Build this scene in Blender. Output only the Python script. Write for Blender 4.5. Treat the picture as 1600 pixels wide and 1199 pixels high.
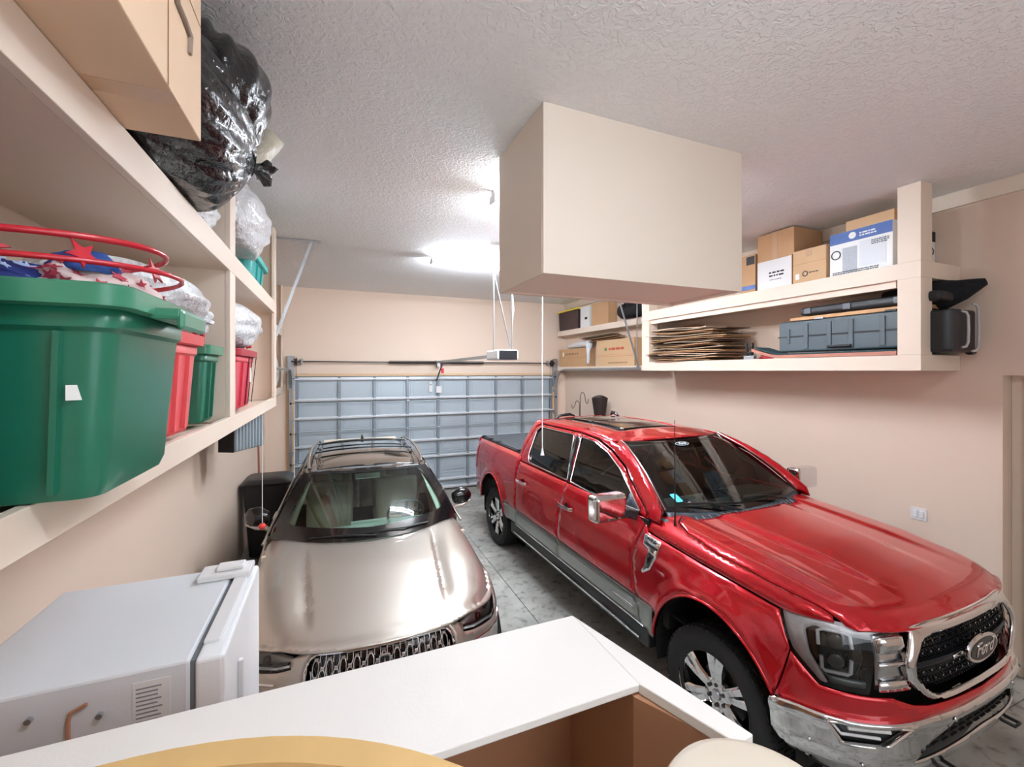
import bpy, bmesh, math, random
from mathutils import Vector, Matrix
from mathutils.geometry import delaunay_2d_cdt
random.seed(7)
for _o in list(bpy.data.objects):
    bpy.data.objects.remove(_o, do_unlink=True)
SC = bpy.context.scene
COL = SC.collection
PI = math.pi
def R(d): return math.radians(d)

# ---------------- camera, world, exposure ----------------
CAM_Z = 2.57
cam_data = bpy.data.cameras.new('camera')
cam = bpy.data.objects.new('camera', cam_data); COL.objects.link(cam)
cam_data.sensor_fit = 'HORIZONTAL'; cam_data.sensor_width = 36.0
cam_data.lens = 675.0/1600.0*36.0
cam_data.shift_y = -(599.5-579.5)/1600.0
cam_data.clip_start = .03
cam.location = (0, 0, CAM_Z)
cam.rotation_euler = (R(90), 0, -math.atan(277/675))
SC.camera = cam
SC.view_settings.view_transform = 'Standard'
SC.view_settings.look = 'None'
SC.view_settings.exposure = EXPOSURE = 1.02
SC.view_settings.gamma = 1.0
SC.view_settings.use_curve_mapping = False
world = bpy.data.worlds.new('world'); SC.world = world; world.use_nodes = True
world.node_tree.nodes['Background'].inputs[0].default_value = (.9, .92, 1, 1)
world.node_tree.nodes['Background'].inputs[1].default_value = .3
TUBE = 118.0        # strength of the ceiling tubes
FILL_POWER = 18.0      # added fill lamp behind the camera, not a real source (W)
def area_light(name, loc, rot, sx, sy, power, color=(1, 1, 1)):
    l = bpy.data.lights.new(name, 'AREA'); l.shape = 'RECTANGLE'; l.size = sx; l.size_y = sy; l.energy = power; l.color = color
    o = bpy.data.objects.new(name, l); COL.objects.link(o); o.location = loc; o.rotation_euler = rot
    return o
area_light('fill_light', (1.6, -1.35, 2.6), (R(-82), 0, R(180)), 2.6, 2.0, FILL_POWER, (.90, .96, 1))

# ---- pure surface maths shared by the two vehicles ----
def spline(pts, n=24):
    out = []
    P = [pts[0]] + list(pts) + [pts[-1]]
    for i in range(1, len(P) - 2):
        p0, p1, p2, p3 = P[i-1], P[i], P[i+1], P[i+2]
        for k in range(n):
            t = k / n
            out.append(tuple(0.5*((2*b)+(-a+c)*t+(2*a-5*b+4*c-d)*t*t+(-a+3*b-3*c+d)*t**3) for a, b, c, d in zip(p0, p1, p2, p3)))
    out.append(tuple(pts[-1]))
    return out

def lerp_tab(tab, v):
    if v <= tab[0][0]: return tab[0][1]
    for (a, x), (b, y) in zip(tab, tab[1:]):
        if v <= b:
            t = (v - a) / (b - a); return x + (y - x) * t
    return tab[-1][1]

def smooth_tab(tab, v):
    if v <= tab[0][0]: return tab[0][1]
    for (a, x), (b, y) in zip(tab, tab[1:]):
        if v <= b:
            t = (v - a) / (b - a); t = t*t*(3-2*t); return x + (y - x) * t
    return tab[-1][1]

class Body:
    """side and nose of a vehicle: position from (s = distance round the plan outline, z = height)"""
    def __init__(self, plan, prof, arches=(), flare=0.03, arch_z=.45, arch_r=.56, arch_rx=None, nose=None, ins=.055, slim=0, topfn=None):
        self.arx = arch_rx or arch_r; self.ins = ins; self.slim = slim; self.topfn = topfn; self._ez = {}
        self.pl = spline(plan, 30)
        self.S = [0.0]
        for a, b in zip(self.pl, self.pl[1:]):
            self.S.append(self.S[-1] + math.hypot(b[0]-a[0], b[1]-a[1]))
        self.L = self.S[-1]; self.prof = prof; self.arches = arches
        self.flare = flare; self.arch_z = arch_z; self.arch_r = arch_r; self.nose = nose or [(0, 0), (9, 0)]
        self.N = []
        n = len(self.pl)
        for i in range(n):
            a = self.pl[max(i-1, 0)]; b = self.pl[min(i+1, n-1)]
            dx, dy = b[0]-a[0], b[1]-a[1]; l = math.hypot(dx, dy) or 1
            self.N.append((dy/l, -dx/l))
        self.N[0] = (0, -1)
    def edge_z(self, s):
        s = min(s, self.slim); k = round(s, 2)
        if k not in self._ez:
            i, t = self.idx(k); p = self.pl[i]; n = self.N[i]
            self._ez[k] = self.topfn(p[0]-n[0]*self.ins*1.001, p[1]-n[1]*self.ins*1.001)
        return self._ez[k]
    def arch(self, ay, rx, rz, z0, n=26):
        """half-ellipse wheel opening from the front foot to the rear foot, as (y, z)"""
        zc = self.arch_z; a0 = math.asin(max(-1, min(1, (z0-zc)/rz)))
        return [(ay-rx*math.cos(a0+(PI-2*a0)*k/n), zc+rz*math.sin(a0+(PI-2*a0)*k/n)) for k in range(n+1)]
    def idx(self, s):
        lo, hi = 0, len(self.S)-1
        s = min(max(s, 0), self.L)
        while hi-lo > 1:
            m = (lo+hi)//2
            if self.S[m] <= s: lo = m
            else: hi = m
        t = (s-self.S[lo])/(self.S[hi]-self.S[lo])
        return lo, t
    def __call__(self, s, z, sg=-1, off=0.0):
        if s < 0: s, sg = -s, -sg
        i, t = self.idx(s)
        a, b = self.pl[i], self.pl[i+1]; na, nb = self.N[i], self.N[i+1]
        x = a[0]+(b[0]-a[0])*t; y = a[1]+(b[1]-a[1])*t
        nx = na[0]+(nb[0]-na[0])*t; ny = na[1]+(nb[1]-na[1])*t
        o = off - smooth_tab(self.prof, z)
        if self.topfn and s < self.slim:
            ze = self.edge_z(s); t = (z-(ze-.2))/.2
            k = min(1, (self.slim-s)/.3)
            if z > ze-.2: o = off-(self.ins*max(0, min(1.3, t))**2*k+smooth_tab(self.prof, z)*(1-k))
            else: o = off-smooth_tab(self.prof, z)*(1 if z < .9 else 1-k)
        for ay in self.arches:
            if nx > .5:
                r = math.hypot((y-ay)*self.arch_r/self.arx, z-self.arch_z)
                w = 1-(r-self.arch_r-.02)/.12
                w = max(0, min(1, w)); o += self.flare*w*w*(3-2*w)
        return (sg*(x+nx*o), y+ny*o, z)
    def sy(self, y):
        """s at which the flank reaches this y"""
        lo, hi = 0, self.L
        for _ in range(40):
            m = (lo+hi)/2; i, t = self.idx(m)
            if self.pl[i][1]+(self.pl[i+1][1]-self.pl[i][1])*t < y: lo = m
            else: hi = m
        return lo
    def sx(self, x):
        lo, hi = 0, self.L
        for _ in range(40):
            m = (lo+hi)/2; i, t = self.idx(m)
            if self.pl[i][0]+(self.pl[i+1][0]-self.pl[i][0])*t < x: lo = m
            else: hi = m
        return lo
    def dist(self, x, y):
        """distance in from the outline, > 0 inside, and s of the nearest point"""
        x = abs(x); best = 9; bi = 0
        for i in range(0, len(self.pl), 3):
            p = self.pl[i]
            d = (p[0]-x)**2+(p[1]-y)**2
            if d < best: best = d; bi = i
        for i in range(max(0, bi-3), min(len(self.pl)-1, bi+4)):
            p = self.pl[i]; q = self.pl[i+1]
            dx, dy = q[0]-p[0], q[1]-p[1]; l2 = dx*dx+dy*dy or 1e-9
            t = max(0, min(1, ((x-p[0])*dx+(y-p[1])*dy)/l2))
            d = (p[0]+dx*t-x)**2+(p[1]+dy*t-y)**2
            if d < best: best = d; bi = i
        sgn = (x-self.pl[bi][0])*self.N[bi][0]+(y-self.pl[bi][1])*self.N[bi][1]
        return (math.sqrt(best) if sgn < 0 else -math.sqrt(best)), self.S[bi]

# pickup truck: origin on the floor under the front axle, y to the rear
TB = Body([(0, -.93), (.32, -.918), (.6, -.865), (.80, -.755), (.92, -.58), (.975, -.34), (1.0, 0), (1.005, .6), (1.005, 2.0), (1.005, 3.3), (1.0, 4.2), (.985, 4.60), (.965, 4.76)],
          [(.30, .09), (.45, .045), (.62, .012), (.85, 0), (1.1, .004), (1.25, .022), (1.36, .052), (1.44, .085)],
          arches=(0, 3.9), flare=.028, arch_z=.45, arch_r=.60, arch_rx=.50, ins=.055)
def truck_top(x, y):
    """hood and fender crown"""
    d, s = TB.dist(x, y)
    ax = abs(x)
    z = lerp_tab([(-.9, 1.262), (-.6, 1.315), (-.2, 1.36), (.3, 1.40), (.8, 1.44)], y)
    # raised middle, shallow valleys, lifted outer ridges
    k = max(0, min(1, (y+.75)/.5))
    w = .30 + .10*max(0, min(1, (y+.7)/1.2))
    z += k*.020*(1-max(0, min(1, (ax-w+.03)/.07)))
    w2 = .55 + .05*max(0, min(1, (y+.7)/1.2))
    t = max(0, min(1, (ax-w2)/.06)); z += k*.016*t*t*(3-2*t)
    z -= .035*(ax/.9)**2
    ins = .055
    w = max(0, min(1, (s-.75)/.4)); R = .08+.09*w; dp = .035+.075*w
    dd = d-ins
    if dd < R:
        q = max(0, min(1, (R-dd)/R)); z -= dp*(1-math.sqrt(max(0, 1-q*q)))
    return z
TB.topfn = truck_top; TB.slim = TB.sy(.80)
GH = [(1.34, .945), (1.42, .925), (1.60, .865), (1.80, .765), (1.90, .70), (1.96, .64)]
def cab_side(y, z, sg=-1, off=0.0):
    x = smooth_lin(GH, z)
    x -= .03*max(0, (1.2-y))**1.5
    return (sg*(x+off), y, z)
def smooth_lin(tab, v):
    return lerp_tab(tab, v)
# SUV: origin on the floor under the front axle, y to the rear
SB = Body([(0, -.925), (.25, -.905), (.47, -.845), (.66, -.715), (.815, -.52), (.90, -.27), (.94, .1), (.95, .6), (.958, 1.3), (.955, 2.2), (.93, 3.0), (.86, 3.55), (.62, 3.80), (0, 3.88)],
          [(.22, .10), (.35, .04), (.55, .005), (.75, 0), (.9, .02), (1.0, .05), (1.1, .10)],
          arches=(0, 2.85), flare=.022, arch_z=.37, arch_r=.40, ins=.075)
def suv_top(x, y):
    d, s = SB.dist(x, y)
    ax = abs(x)
    z = lerp_tab([(-.9, .985), (-.6, 1.02), (-.1, 1.075), (.5, 1.115), (.9, 1.14)], y)
    # two sculpted creases that run back from the grille corners
    k = max(0, min(1, (y+.72)/.25))*max(0, min(1, (.55-y)/.35))
    xc = .40 + .10*max(0, min(1, (y+.7)/1.1))
    t = (ax-xc)/.07
    if t > 0: z -= k*.028*math.exp(-((t-.25)/1.1)**2)*min(1, t*4)
    z -= .03*(ax/.8)**2
    ins = .075; w = max(0, min(1, (s-.6)/.45)); R = .13+.11*w; dp = .028+.10*w
    dd = d-ins
    if dd < R:
        q = max(0, min(1, (R-dd)/R)); z -= dp*(1-math.sqrt(max(0, 1-q*q)))
    return z
SB.topfn = suv_top; SB.slim = SB.sy(1.05)
SGH = [(1.0, .895), (1.08, .875), (1.3, .77), (1.5, .655), (1.6, .60), (1.66, .53)]
def suv_side(y, z, sg=-1, off=0.0):
    x = lerp_tab(SGH, z) - .05*max(0, (1.1-y))**1.5 - .04*max(0, y-2.6)**2
    return (sg*(x+off), y, z)
# ---------------- materials ----------------
def lin(c):
    if isinstance(c, str):
        c = c.lstrip('#'); c = [int(c[i:i+2], 16)/255 for i in (0, 2, 4)]
    return tuple(((v/12.92) if v <= .04045 else ((v+.055)/1.055)**2.4) for v in c)
def mat(name, color, rough=.5, metal=0.0, coat=0.0, spec=.5, noise=None, bump=None, emit=None, ecol=None, alpha=None):
    """noise=(scale, amount) tints the colour, bump=(scale, strength, distance)"""
    m = bpy.data.materials.new(name); m.use_nodes = True
    nt = m.node_tree; b = nt.nodes['Principled BSDF']
    c = lin(color)
    b.inputs['Base Color'].default_value = (*c, 1)
    b.inputs['Roughness'].default_value = rough
    b.inputs['Metallic'].default_value = metal
    b.inputs['Coat Weight'].default_value = coat
    b.inputs['Coat Roughness'].default_value = .03
    b.inputs['Specular IOR Level'].default_value = spec
    if emit:
        b.inputs['Emission Color'].default_value = (*lin(ecol or color), 1); b.inputs['Emission Strength'].default_value = emit
    tc = nt.nodes.new('ShaderNodeTexCoord')
    if noise:
        n = nt.nodes.new('ShaderNodeTexNoise'); n.inputs['Scale'].default_value = noise[0]; n.inputs['Detail'].default_value = 5
        nt.links.new(tc.outputs['Object'], n.inputs['Vector'])
        mx = nt.nodes.new('ShaderNodeMixRGB'); mx.blend_type = 'MIX'
        mx.inputs[1].default_value = (*[max(0, v*(1-noise[1])) for v in c], 1)
        mx.inputs[2].default_value = (*[min(1, v*(1+noise[1])) for v in c], 1)
        nt.links.new(n.outputs['Fac'], mx.inputs[0]); nt.links.new(mx.outputs[0], b.inputs['Base Color'])
    if bump:
        n = nt.nodes.new('ShaderNodeTexNoise'); n.inputs['Scale'].default_value = bump[0]; n.inputs['Detail'].default_value = 6
        nt.links.new(tc.outputs['Object'], n.inputs['Vector'])
        bp = nt.nodes.new('ShaderNodeBump'); bp.inputs['Strength'].default_value = bump[1]; bp.inputs['Distance'].default_value = bump[2]
        nt.links.new(n.outputs['Fac'], bp.inputs['Height']); nt.links.new(bp.outputs[0], b.inputs['Normal'])
    return m
def glass(name, tint, trans=.85, gloss=.03):
    """thin pane: transparent with a fresnel sheen"""
    m = bpy.data.materials.new(name); m.use_nodes = True; nt = m.node_tree
    for n in list(nt.nodes): nt.nodes.remove(n)
    out = nt.nodes.new('ShaderNodeOutputMaterial'); mix = nt.nodes.new('ShaderNodeMixShader')
    tr = nt.nodes.new('ShaderNodeBsdfTransparent'); gl = nt.nodes.new('ShaderNodeBsdfGlossy'); fr = nt.nodes.new('ShaderNodeFresnel')
    tr.inputs[0].default_value = (*[v*trans for v in lin(tint)], 1); gl.inputs['Roughness'].default_value = gloss
    gl.inputs[0].default_value = (1, 1, 1, 1); fr.inputs[0].default_value = 1.55
    nt.links.new(fr.outputs[0], mix.inputs[0]); nt.links.new(tr.outputs[0], mix.inputs[1]); nt.links.new(gl.outputs[0], mix.inputs[2])
    nt.links.new(mix.outputs[0], out.inputs[0])
    return m

# ---------------- objects ----------------
def tag(o, label=None, cat=None, group=None, kind=None):
    if label: o['label'] = label
    if cat: o['category'] = cat
    if group: o['group'] = group
    if kind: o['kind'] = kind
    return o
def thing(name, label, cat, loc=(0, 0, 0), rz=0.0, group=None, kind=None):
    o = bpy.data.objects.new(name, None); COL.objects.link(o); o.empty_display_size = .1
    o.location = loc; o.rotation_euler = (0, 0, rz)
    return tag(o, label, cat, group, kind)

class MB:
    def __init__(s): s.v = []; s.f = []; s.m = []
    def add(s, vs, fs, mi=0):
        n = len(s.v); s.v += [tuple(p) for p in vs]
        s.f += [tuple(i+n for i in f) for f in fs]; s.m += [mi]*len(fs)
        return s
    def box(s, c, d, rot=None, mi=0, taper=0.0, piv=None):
        """c centre, d full size; taper shrinks the bottom"""
        x, y, z = d[0]/2, d[1]/2, d[2]/2; k = 1-taper
        vs = [Vector(p) for p in ((-x*k, -y*k, -z), (x*k, -y*k, -z), (x*k, y*k, -z), (-x*k, y*k, -z), (-x, -y, z), (x, -y, z), (x, y, z), (-x, y, z))]
        if rot is not None:
            M = rot if isinstance(rot, Matrix) else Matrix.Rotation(rot, 3, 'Z')
            vs = [M @ v for v in vs]
        vs = [v+Vector(c) for v in vs]
        return s.add(vs, [(0, 3, 2, 1), (4, 5, 6, 7), (0, 1, 5, 4), (1, 2, 6, 5), (2, 3, 7, 6), (3, 0, 4, 7)], mi)
    def b2(s, a, b, mi=0):
        return s.box([(p+q)/2 for p, q in zip(a, b)], [abs(q-p) for p, q in zip(a, b)], mi=mi)
    def bar(s, a, b, w, h=None, up=(0, 0, 1), mi=0):
        """box bar from a to b"""
        a = Vector(a); b = Vector(b); d = (b-a); L = d.length; d.normalize(); h = h or w
        u = Vector(up)
        if abs(u.dot(d)) > .98: u = Vector((1, 0, 0))
        r = d.cross(u).normalized(); u = r.cross(d).normalized()
        vs = []
        for p in (a, b):
            for i, j in ((-1, -1), (1, -1), (1, 1), (-1, 1)): vs.append(p+r*(i*w/2)+u*(j*h/2))
        return s.add(vs, [(0, 1, 2, 3), (7, 6, 5, 4), (0, 4, 5, 1), (1, 5, 6, 2), (2, 6, 7, 3), (3, 7, 4, 0)], mi)
    def tube(s, pts, r, n=8, mi=0, closed=False, caps=True):
        P = [Vector(p) for p in pts]; m = len(P); vs = []; fs = []
        prev = None
        for i, p in enumerate(P):
            if closed: d = (P[(i+1) % m]-P[i-1])
            else: d = (P[min(i+1, m-1)]-P[max(i-1, 0)])
            d.normalize()
            if prev is None:
                u = Vector((0, 0, 1)) if abs(d.z) < .9 else Vector((1, 0, 0))
                u = (u-d*u.dot(d)).normalized()
            else:
                u = (prev-d*prev.dot(d))
                u = u.normalized() if u.length > 1e-6 else prev
            prev = u; w = d.cross(u)
            rr = r[i] if isinstance(r, (list, tuple)) else r
            for k in range(n):
                a = 2*PI*k/n; vs.append(p+(u*math.cos(a)+w*math.sin(a))*rr)
        for i in range(m if closed else m-1):
            j = (i+1) % m
            for k in range(n):
                l = (k+1) % n; fs.append((i*n+k, i*n+l, j*n+l, j*n+k))
        if not closed and caps: fs.append(tuple(range(n-1, -1, -1))); fs.append(tuple((m-1)*n+k for k in range(n)))
        return s.add(vs, fs, mi)
    def lathe(s, prof, c=(0, 0, 0), axis='Z', n=40, mi=0, a0=0, a1=2*PI):
        """prof list of (r, h)"""
        vs = []; fs = []; full = abs(a1-a0-2*PI) < 1e-6; cols = n if full else n+1
        for r, h in prof:
            for k in range(cols):
                a = a0+(a1-a0)*k/n; x, y = r*math.cos(a), r*math.sin(a)
                p = (x, y, h) if axis == 'Z' else ((h, x, y) if axis == 'X' else (y, h, x))
                vs.append((p[0]+c[0], p[1]+c[1], p[2]+c[2]))
        for i in range(len(prof)-1):
            for k in range(n):
                l = (k+1) % cols; fs.append((i*cols+k, i*cols+l, (i+1)*cols+l, (i+1)*cols+k))
        return s.add(vs, fs, mi)
    def cyl(s, a, b, r, n=20, mi=0): return s.tube([a, b], r, n, mi)
    def prism(s, poly, h, M=None, mi=0):
        """poly in xy, from z 0 to h, moved by 4x4 M"""
        n = len(poly); vs = [Vector((p[0], p[1], 0)) for p in poly]+[Vector((p[0], p[1], h)) for p in poly]
        if M is not None: vs = [M @ v for v in vs]
        fs = [tuple(range(n-1, -1, -1)), tuple(range(n, 2*n))]+[(i, (i+1) % n, (i+1) % n+n, i+n) for i in range(n)]
        return s.add(vs, fs, mi)
    def build(s, name, mats, parent=None, smooth=None, bevel=0, seg=2, solid=0, solid_off=-1, sub=0, loc=None, recalc=True):
        me = bpy.data.meshes.new(name); me.from_pydata(s.v, [], s.f)
        mats = mats if isinstance(mats, (list, tuple)) else [mats]
        for m in mats: me.materials.append(m)
        for p, i in zip(me.polygons, s.m): p.material_index = i
        bm = bmesh.new(); bm.from_mesh(me)
        bmesh.ops.remove_doubles(bm, verts=bm.verts, dist=1e-5)
        if recalc: bmesh.ops.recalc_face_normals(bm, faces=bm.faces)
        if smooth is not None:
            for f in bm.faces: f.smooth = True
            for e in bm.edges:
                if len(e.link_faces) == 2 and e.calc_face_angle(0) > smooth: e.smooth = False
        bm.to_mesh(me); bm.free(); me.update()
        o = bpy.data.objects.new(name, me); COL.objects.link(o)
        if parent: o.parent = parent
        if loc: o.location = loc
        if bevel:
            md = o.modifiers.new('bevel', 'BEVEL'); md.width = bevel; md.segments = seg; md.limit_method = 'ANGLE'; md.angle_limit = R(35); md.harden_normals = False
        if sub:
            md = o.modifiers.new('sub', 'SUBSURF'); md.levels = sub; md.render_levels = sub
        if solid:
            md = o.modifiers.new('solid', 'SOLIDIFY'); md.thickness = solid; md.offset = solid_off
        return o

def inpoly(p, poly):
    x, y = p; c = False; n = len(poly)
    for i in range(n):
        a = poly[i]; b = poly[i-1]
        if (a[1] > y) != (b[1] > y) and x < (b[0]-a[0])*(y-a[1])/(b[1]-a[1])+a[0]: c = not c
    return c
def edge_d(p, poly):
    best = 9; n = len(poly)
    for i in range(n):
        a = poly[i-1]; b = poly[i]; dx, dy = b[0]-a[0], b[1]-a[1]; l = dx*dx+dy*dy or 1e-12
        t = max(0, min(1, ((p[0]-a[0])*dx+(p[1]-a[1])*dy)/l))
        best = min(best, (a[0]+dx*t-p[0])**2+(a[1]+dy*t-p[1])**2)
    return math.sqrt(best)
def rnd(poly, r=.03, n=4):
    """round the corners of a closed outline; r number or per-corner list"""
    out = []; m = len(poly)
    for i in range(m):
        p = Vector(poly[i][:2]); a = Vector(poly[i-1][:2])-p; b = Vector(poly[(i+1) % m][:2])-p
        rr = r[i] if isinstance(r, (list, tuple)) else r
        rr = min(rr, a.length*.45, b.length*.45)
        if rr < 1e-4: out.append(tuple(p)); continue
        A = p+a.normalized()*rr; B = p+b.normalized()*rr
        for k in range(n+1):
            t = k/n; q = A*(1-t)**2+p*2*t*(1-t)+B*t*t; out.append(tuple(q))
    return out
def patch(outline, fn, step=.04, holes=(), ref=None, mb=None, mi=0):
    """fill a 2D outline with a fine mesh and lay it on the surface fn(u, v); faces look away from ref"""
    def dens(poly):
        o = []; n = len(poly)
        for i in range(n):
            a = poly[i]; b = poly[(i+1) % n]; L = math.hypot(b[0]-a[0], b[1]-a[1]); k = max(1, int(L/step+.5))
            for j in range(k): o.append((a[0]+(b[0]-a[0])*j/k, a[1]+(b[1]-a[1])*j/k))
        return o
    loops = [dens(outline)]+[dens(h) for h in holes]
    co = []; ed = []
    for L in loops:
        n0 = len(co); co += L; ed += [(n0+i, n0+(i+1) % len(L)) for i in range(len(L))]
    xs = [p[0] for p in outline]; ys = [p[1] for p in outline]
    y = min(ys)+step/2; row = 0
    while y < max(ys):
        x = min(xs)+(step/2 if row % 2 else 0)
        while x < max(xs):
            p = (x, y)
            if inpoly(p, outline) and not any(inpoly(p, h) for h in holes) and all(edge_d(p, L) > step*.45 for L in [outline]+list(holes)): co.append(p)
            x += step
        y += step*.87; row += 1
    V, E_, F, *_r = delaunay_2d_cdt([Vector(c) for c in co], ed, [], 2 if not holes else 0, 1e-5)
    fs = []
    for f in F:
        c = (sum(V[i][0] for i in f)/len(f), sum(V[i][1] for i in f)/len(f))
        if inpoly(c, outline) and not any(inpoly(c, h) for h in holes): fs.append(tuple(f))
    vs = [Vector(fn(v[0], v[1])) for v in V]
    if ref is not None:
        s = 0; rf = Vector(ref)
        for f in fs[::3]:
            a, b, c = vs[f[0]], vs[f[1]], vs[f[2]]; s += (b-a).cross(c-a).dot((a+b+c)/3-rf)
        if s < 0: fs = [f[::-1] for f in fs]
    mb = mb or MB(); mb.add(vs, fs, mi)
    return mb
def sheet(name, outline, fn, m, parent, ref, step=.04, holes=(), thick=.010, smooth=R(50)):
    mb = patch(outline, fn, step, holes, ref)
    used = sorted({i for f in mb.f for i in f}); mp = {j: i for i, j in enumerate(used)}
    mb.v = [mb.v[i] for i in used]; mb.f = [tuple(mp[i] for i in f) for f in mb.f]
    return mb.build(name, m, parent, smooth=smooth, solid=thick, recalc=False)
def mirx(fn): return lambda u, v: (lambda p: (-p[0], p[1], p[2]))(fn(u, v))
def text(name, body, size, m, parent, M, ext=.0015, shear=0, offset=0, align='CENTER'):
    cu = bpy.data.curves.new(name, 'FONT'); cu.body = body; cu.size = size; cu.extrude = ext; cu.shear = shear; cu.offset = offset
    cu.align_x = align; cu.align_y = 'CENTER'; cu.materials.append(m)
    tmp = bpy.data.objects.new('tmp', cu); me = bpy.data.meshes.new_from_object(tmp)
    bpy.data.objects.remove(tmp); me.materials.clear(); me.materials.append(m)
    o = bpy.data.objects.new(name, me); COL.objects.link(o); o.parent = parent; o.matrix_local = M
    return o
def frame_M(o, xdir, ydir):
    """matrix with local x, y along the given directions at o"""
    x = Vector(xdir).normalized(); z = x.cross(Vector(ydir)).normalized(); y = z.cross(x)
    return Matrix(((x[0], y[0], z[0], o[0]), (x[1], y[1], z[1], o[1]), (x[2], y[2], z[2], o[2]), (0, 0, 0, 1)))
def dup(o, parent=None, loc=None, rz=None):
    c = o.copy(); COL.objects.link(c)
    if parent: c.parent = parent
    if loc is not None: c.location = loc
    if rz is not None: c.rotation_euler = (0, 0, rz)
    for ch in list(o.children): dup(ch, c)
    return c
# ---------------- shared materials ----------------
def wall_mat(name, col, bscale=90, bstr=.12, rough=.75):
    return mat(name, col, rough, bump=(bscale, bstr, .003), spec=.3)
M_WALL = wall_mat('peach_wall_paint', '#E3CEBC')
M_SHELF = wall_mat('shelf_paint', '#ECDBCA', 60, .06, .55)
M_SHELF2 = wall_mat('shelf_unit_paint', '#E6D2BF', 60, .06, .6)
M_TRIM = wall_mat('trim_paint', '#E0D0BF', 60, .04, .5)
M_WHITE = mat('white_plastic', '#E8E8E8', .35)
M_BLACK = mat('black_plastic', '#141416', .38, bump=(200, .05, .001))
M_RUBBER = mat('black_rubber', '#1B1B1C', .75)
M_STEEL = mat('galvanised_steel', '#B4B8BC', .38, .85, noise=(30, .12))
M_DSTEEL = mat('dark_steel', '#5B5A5A', .4, .9)
M_CARD = mat('brown_cardboard', '#C49C74', .85, noise=(6, .08))
M_CARD2 = mat('pale_cardboard', '#D3AF88', .85, noise=(6, .06))
M_CARD3 = mat('dark_cardboard', '#9C7452', .85, noise=(6, .1))
M_TAPE = mat('packing_tape', '#CDA988', .25)
M_PAPERW = mat('white_box_print', '#E9E9E8', .5)
M_INK = mat('black_ink', '#1F1F22', .6)
M_BLUE = mat('blue_print', '#2A55A0', .45)

# ceiling with knock-down texture
M_CEIL = mat('knockdown_ceiling', '#F2F3F3', .75)
_nt = M_CEIL.node_tree; _b = _nt.nodes['Principled BSDF']
_tc = _nt.nodes.new('ShaderNodeTexCoord')
_n = _nt.nodes.new('ShaderNodeTexNoise'); _n.inputs['Scale'].default_value = 19; _n.inputs['Detail'].default_value = 2.5; _n.inputs['Distortion'].default_value = 1.6
_r = _nt.nodes.new('ShaderNodeValToRGB'); _r.color_ramp.elements[0].position = .46; _r.color_ramp.elements[1].position = .56
_bp = _nt.nodes.new('ShaderNodeBump'); _bp.inputs['Strength'].default_value = .6; _bp.inputs['Distance'].default_value = .007
_nt.links.new(_tc.outputs['Object'], _n.inputs['Vector']); _nt.links.new(_n.outputs['Fac'], _r.inputs['Fac'])
_nt.links.new(_r.outputs['Color'], _bp.inputs['Height']); _nt.links.new(_bp.outputs[0], _b.inputs['Normal'])

# concrete with stains and saw-cut joints
M_FLOOR = mat('stained_concrete', '#A2A09C', .55)
_nt = M_FLOOR.node_tree; _b = _nt.nodes['Principled BSDF']
_tc = _nt.nodes.new('ShaderNodeTexCoord')
def _noise(scale, det, dist=0):
    n = _nt.nodes.new('ShaderNodeTexNoise'); n.inputs['Scale'].default_value = scale; n.inputs['Detail'].default_value = det; n.inputs['Distortion'].default_value = dist
    _nt.links.new(_tc.outputs['Object'], n.inputs['Vector']); return n
def _ramp(src, a, b, ca, cb):
    r = _nt.nodes.new('ShaderNodeValToRGB'); r.color_ramp.elements[0].position = a; r.color_ramp.elements[1].position = b
    r.color_ramp.elements[0].color = (*lin(ca), 1); r.color_ramp.elements[1].color = (*lin(cb), 1)
    _nt.links.new(src.outputs['Fac'], r.inputs['Fac']); return r
_r1 = _ramp(_noise(2.2, 6), .35, .7, '#8B8A83', '#B9B8B2')
_r2 = _ramp(_noise(11, 10, .2), .52, .72, '#FFFFFF', '#8A867C')
_mx = _nt.nodes.new('ShaderNodeMixRGB'); _mx.blend_type = 'MULTIPLY'; _mx.inputs[0].default_value = .75
_nt.links.new(_r1.outputs[0], _mx.inputs[1]); _nt.links.new(_r2.outputs[0], _mx.inputs[2]); _nt.links.new(_mx.outputs[0], _b.inputs['Base Color'])
_bp = _nt.nodes.new('ShaderNodeBump'); _bp.inputs['Strength'].default_value = .25; _bp.inputs['Distance'].default_value = .004
_nt.links.new(_noise(40, 6).outputs['Fac'], _bp.inputs['Height']); _nt.links.new(_bp.outputs[0], _b.inputs['Normal'])

XL, XR, YF, YB, ZC = -1.20, 5.17, 9.20, -1.5, 4.17
def struct(name, mb, m, **k):
    return tag(mb.build(name, m, **k), kind='structure')
# floor: slabs divided by narrow saw-cut joints
fl = MB()
xs = [XL-.2, 1.915, 1.925, XR+.6]; ys = [YB-.2, 1.6, 1.61, 5.6, 5.61, 9.8]
for i in range(3):
    for j in range(5):
        z = 0 if (i != 1 and j % 2 == 0) else -.012
        fl.b2((xs[i], ys[j], -.1), (xs[i+1], ys[j+1], z))
struct('floor', fl, M_FLOOR)
struct('ceiling', MB().b2((XL-.2, YB-.2, ZC), (XR+.6, 9.8, ZC+.1)), M_CEIL)
struct('wall_left', MB().b2((XL-.15, YB-.2, 0), (XL, 9.5, ZC)), M_WALL)
DX0, DX1, DZ = -.735, 4.83, 2.47
w = MB()
w.b2((XL, YF, 0), (DX0, YF+.25, ZC)); w.b2((DX1, YF, 0), (XR, YF+.25, ZC)); w.b2((DX0, YF, DZ), (DX1, YF+.25, ZC))
struct('wall_far', w, M_WALL)
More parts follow.
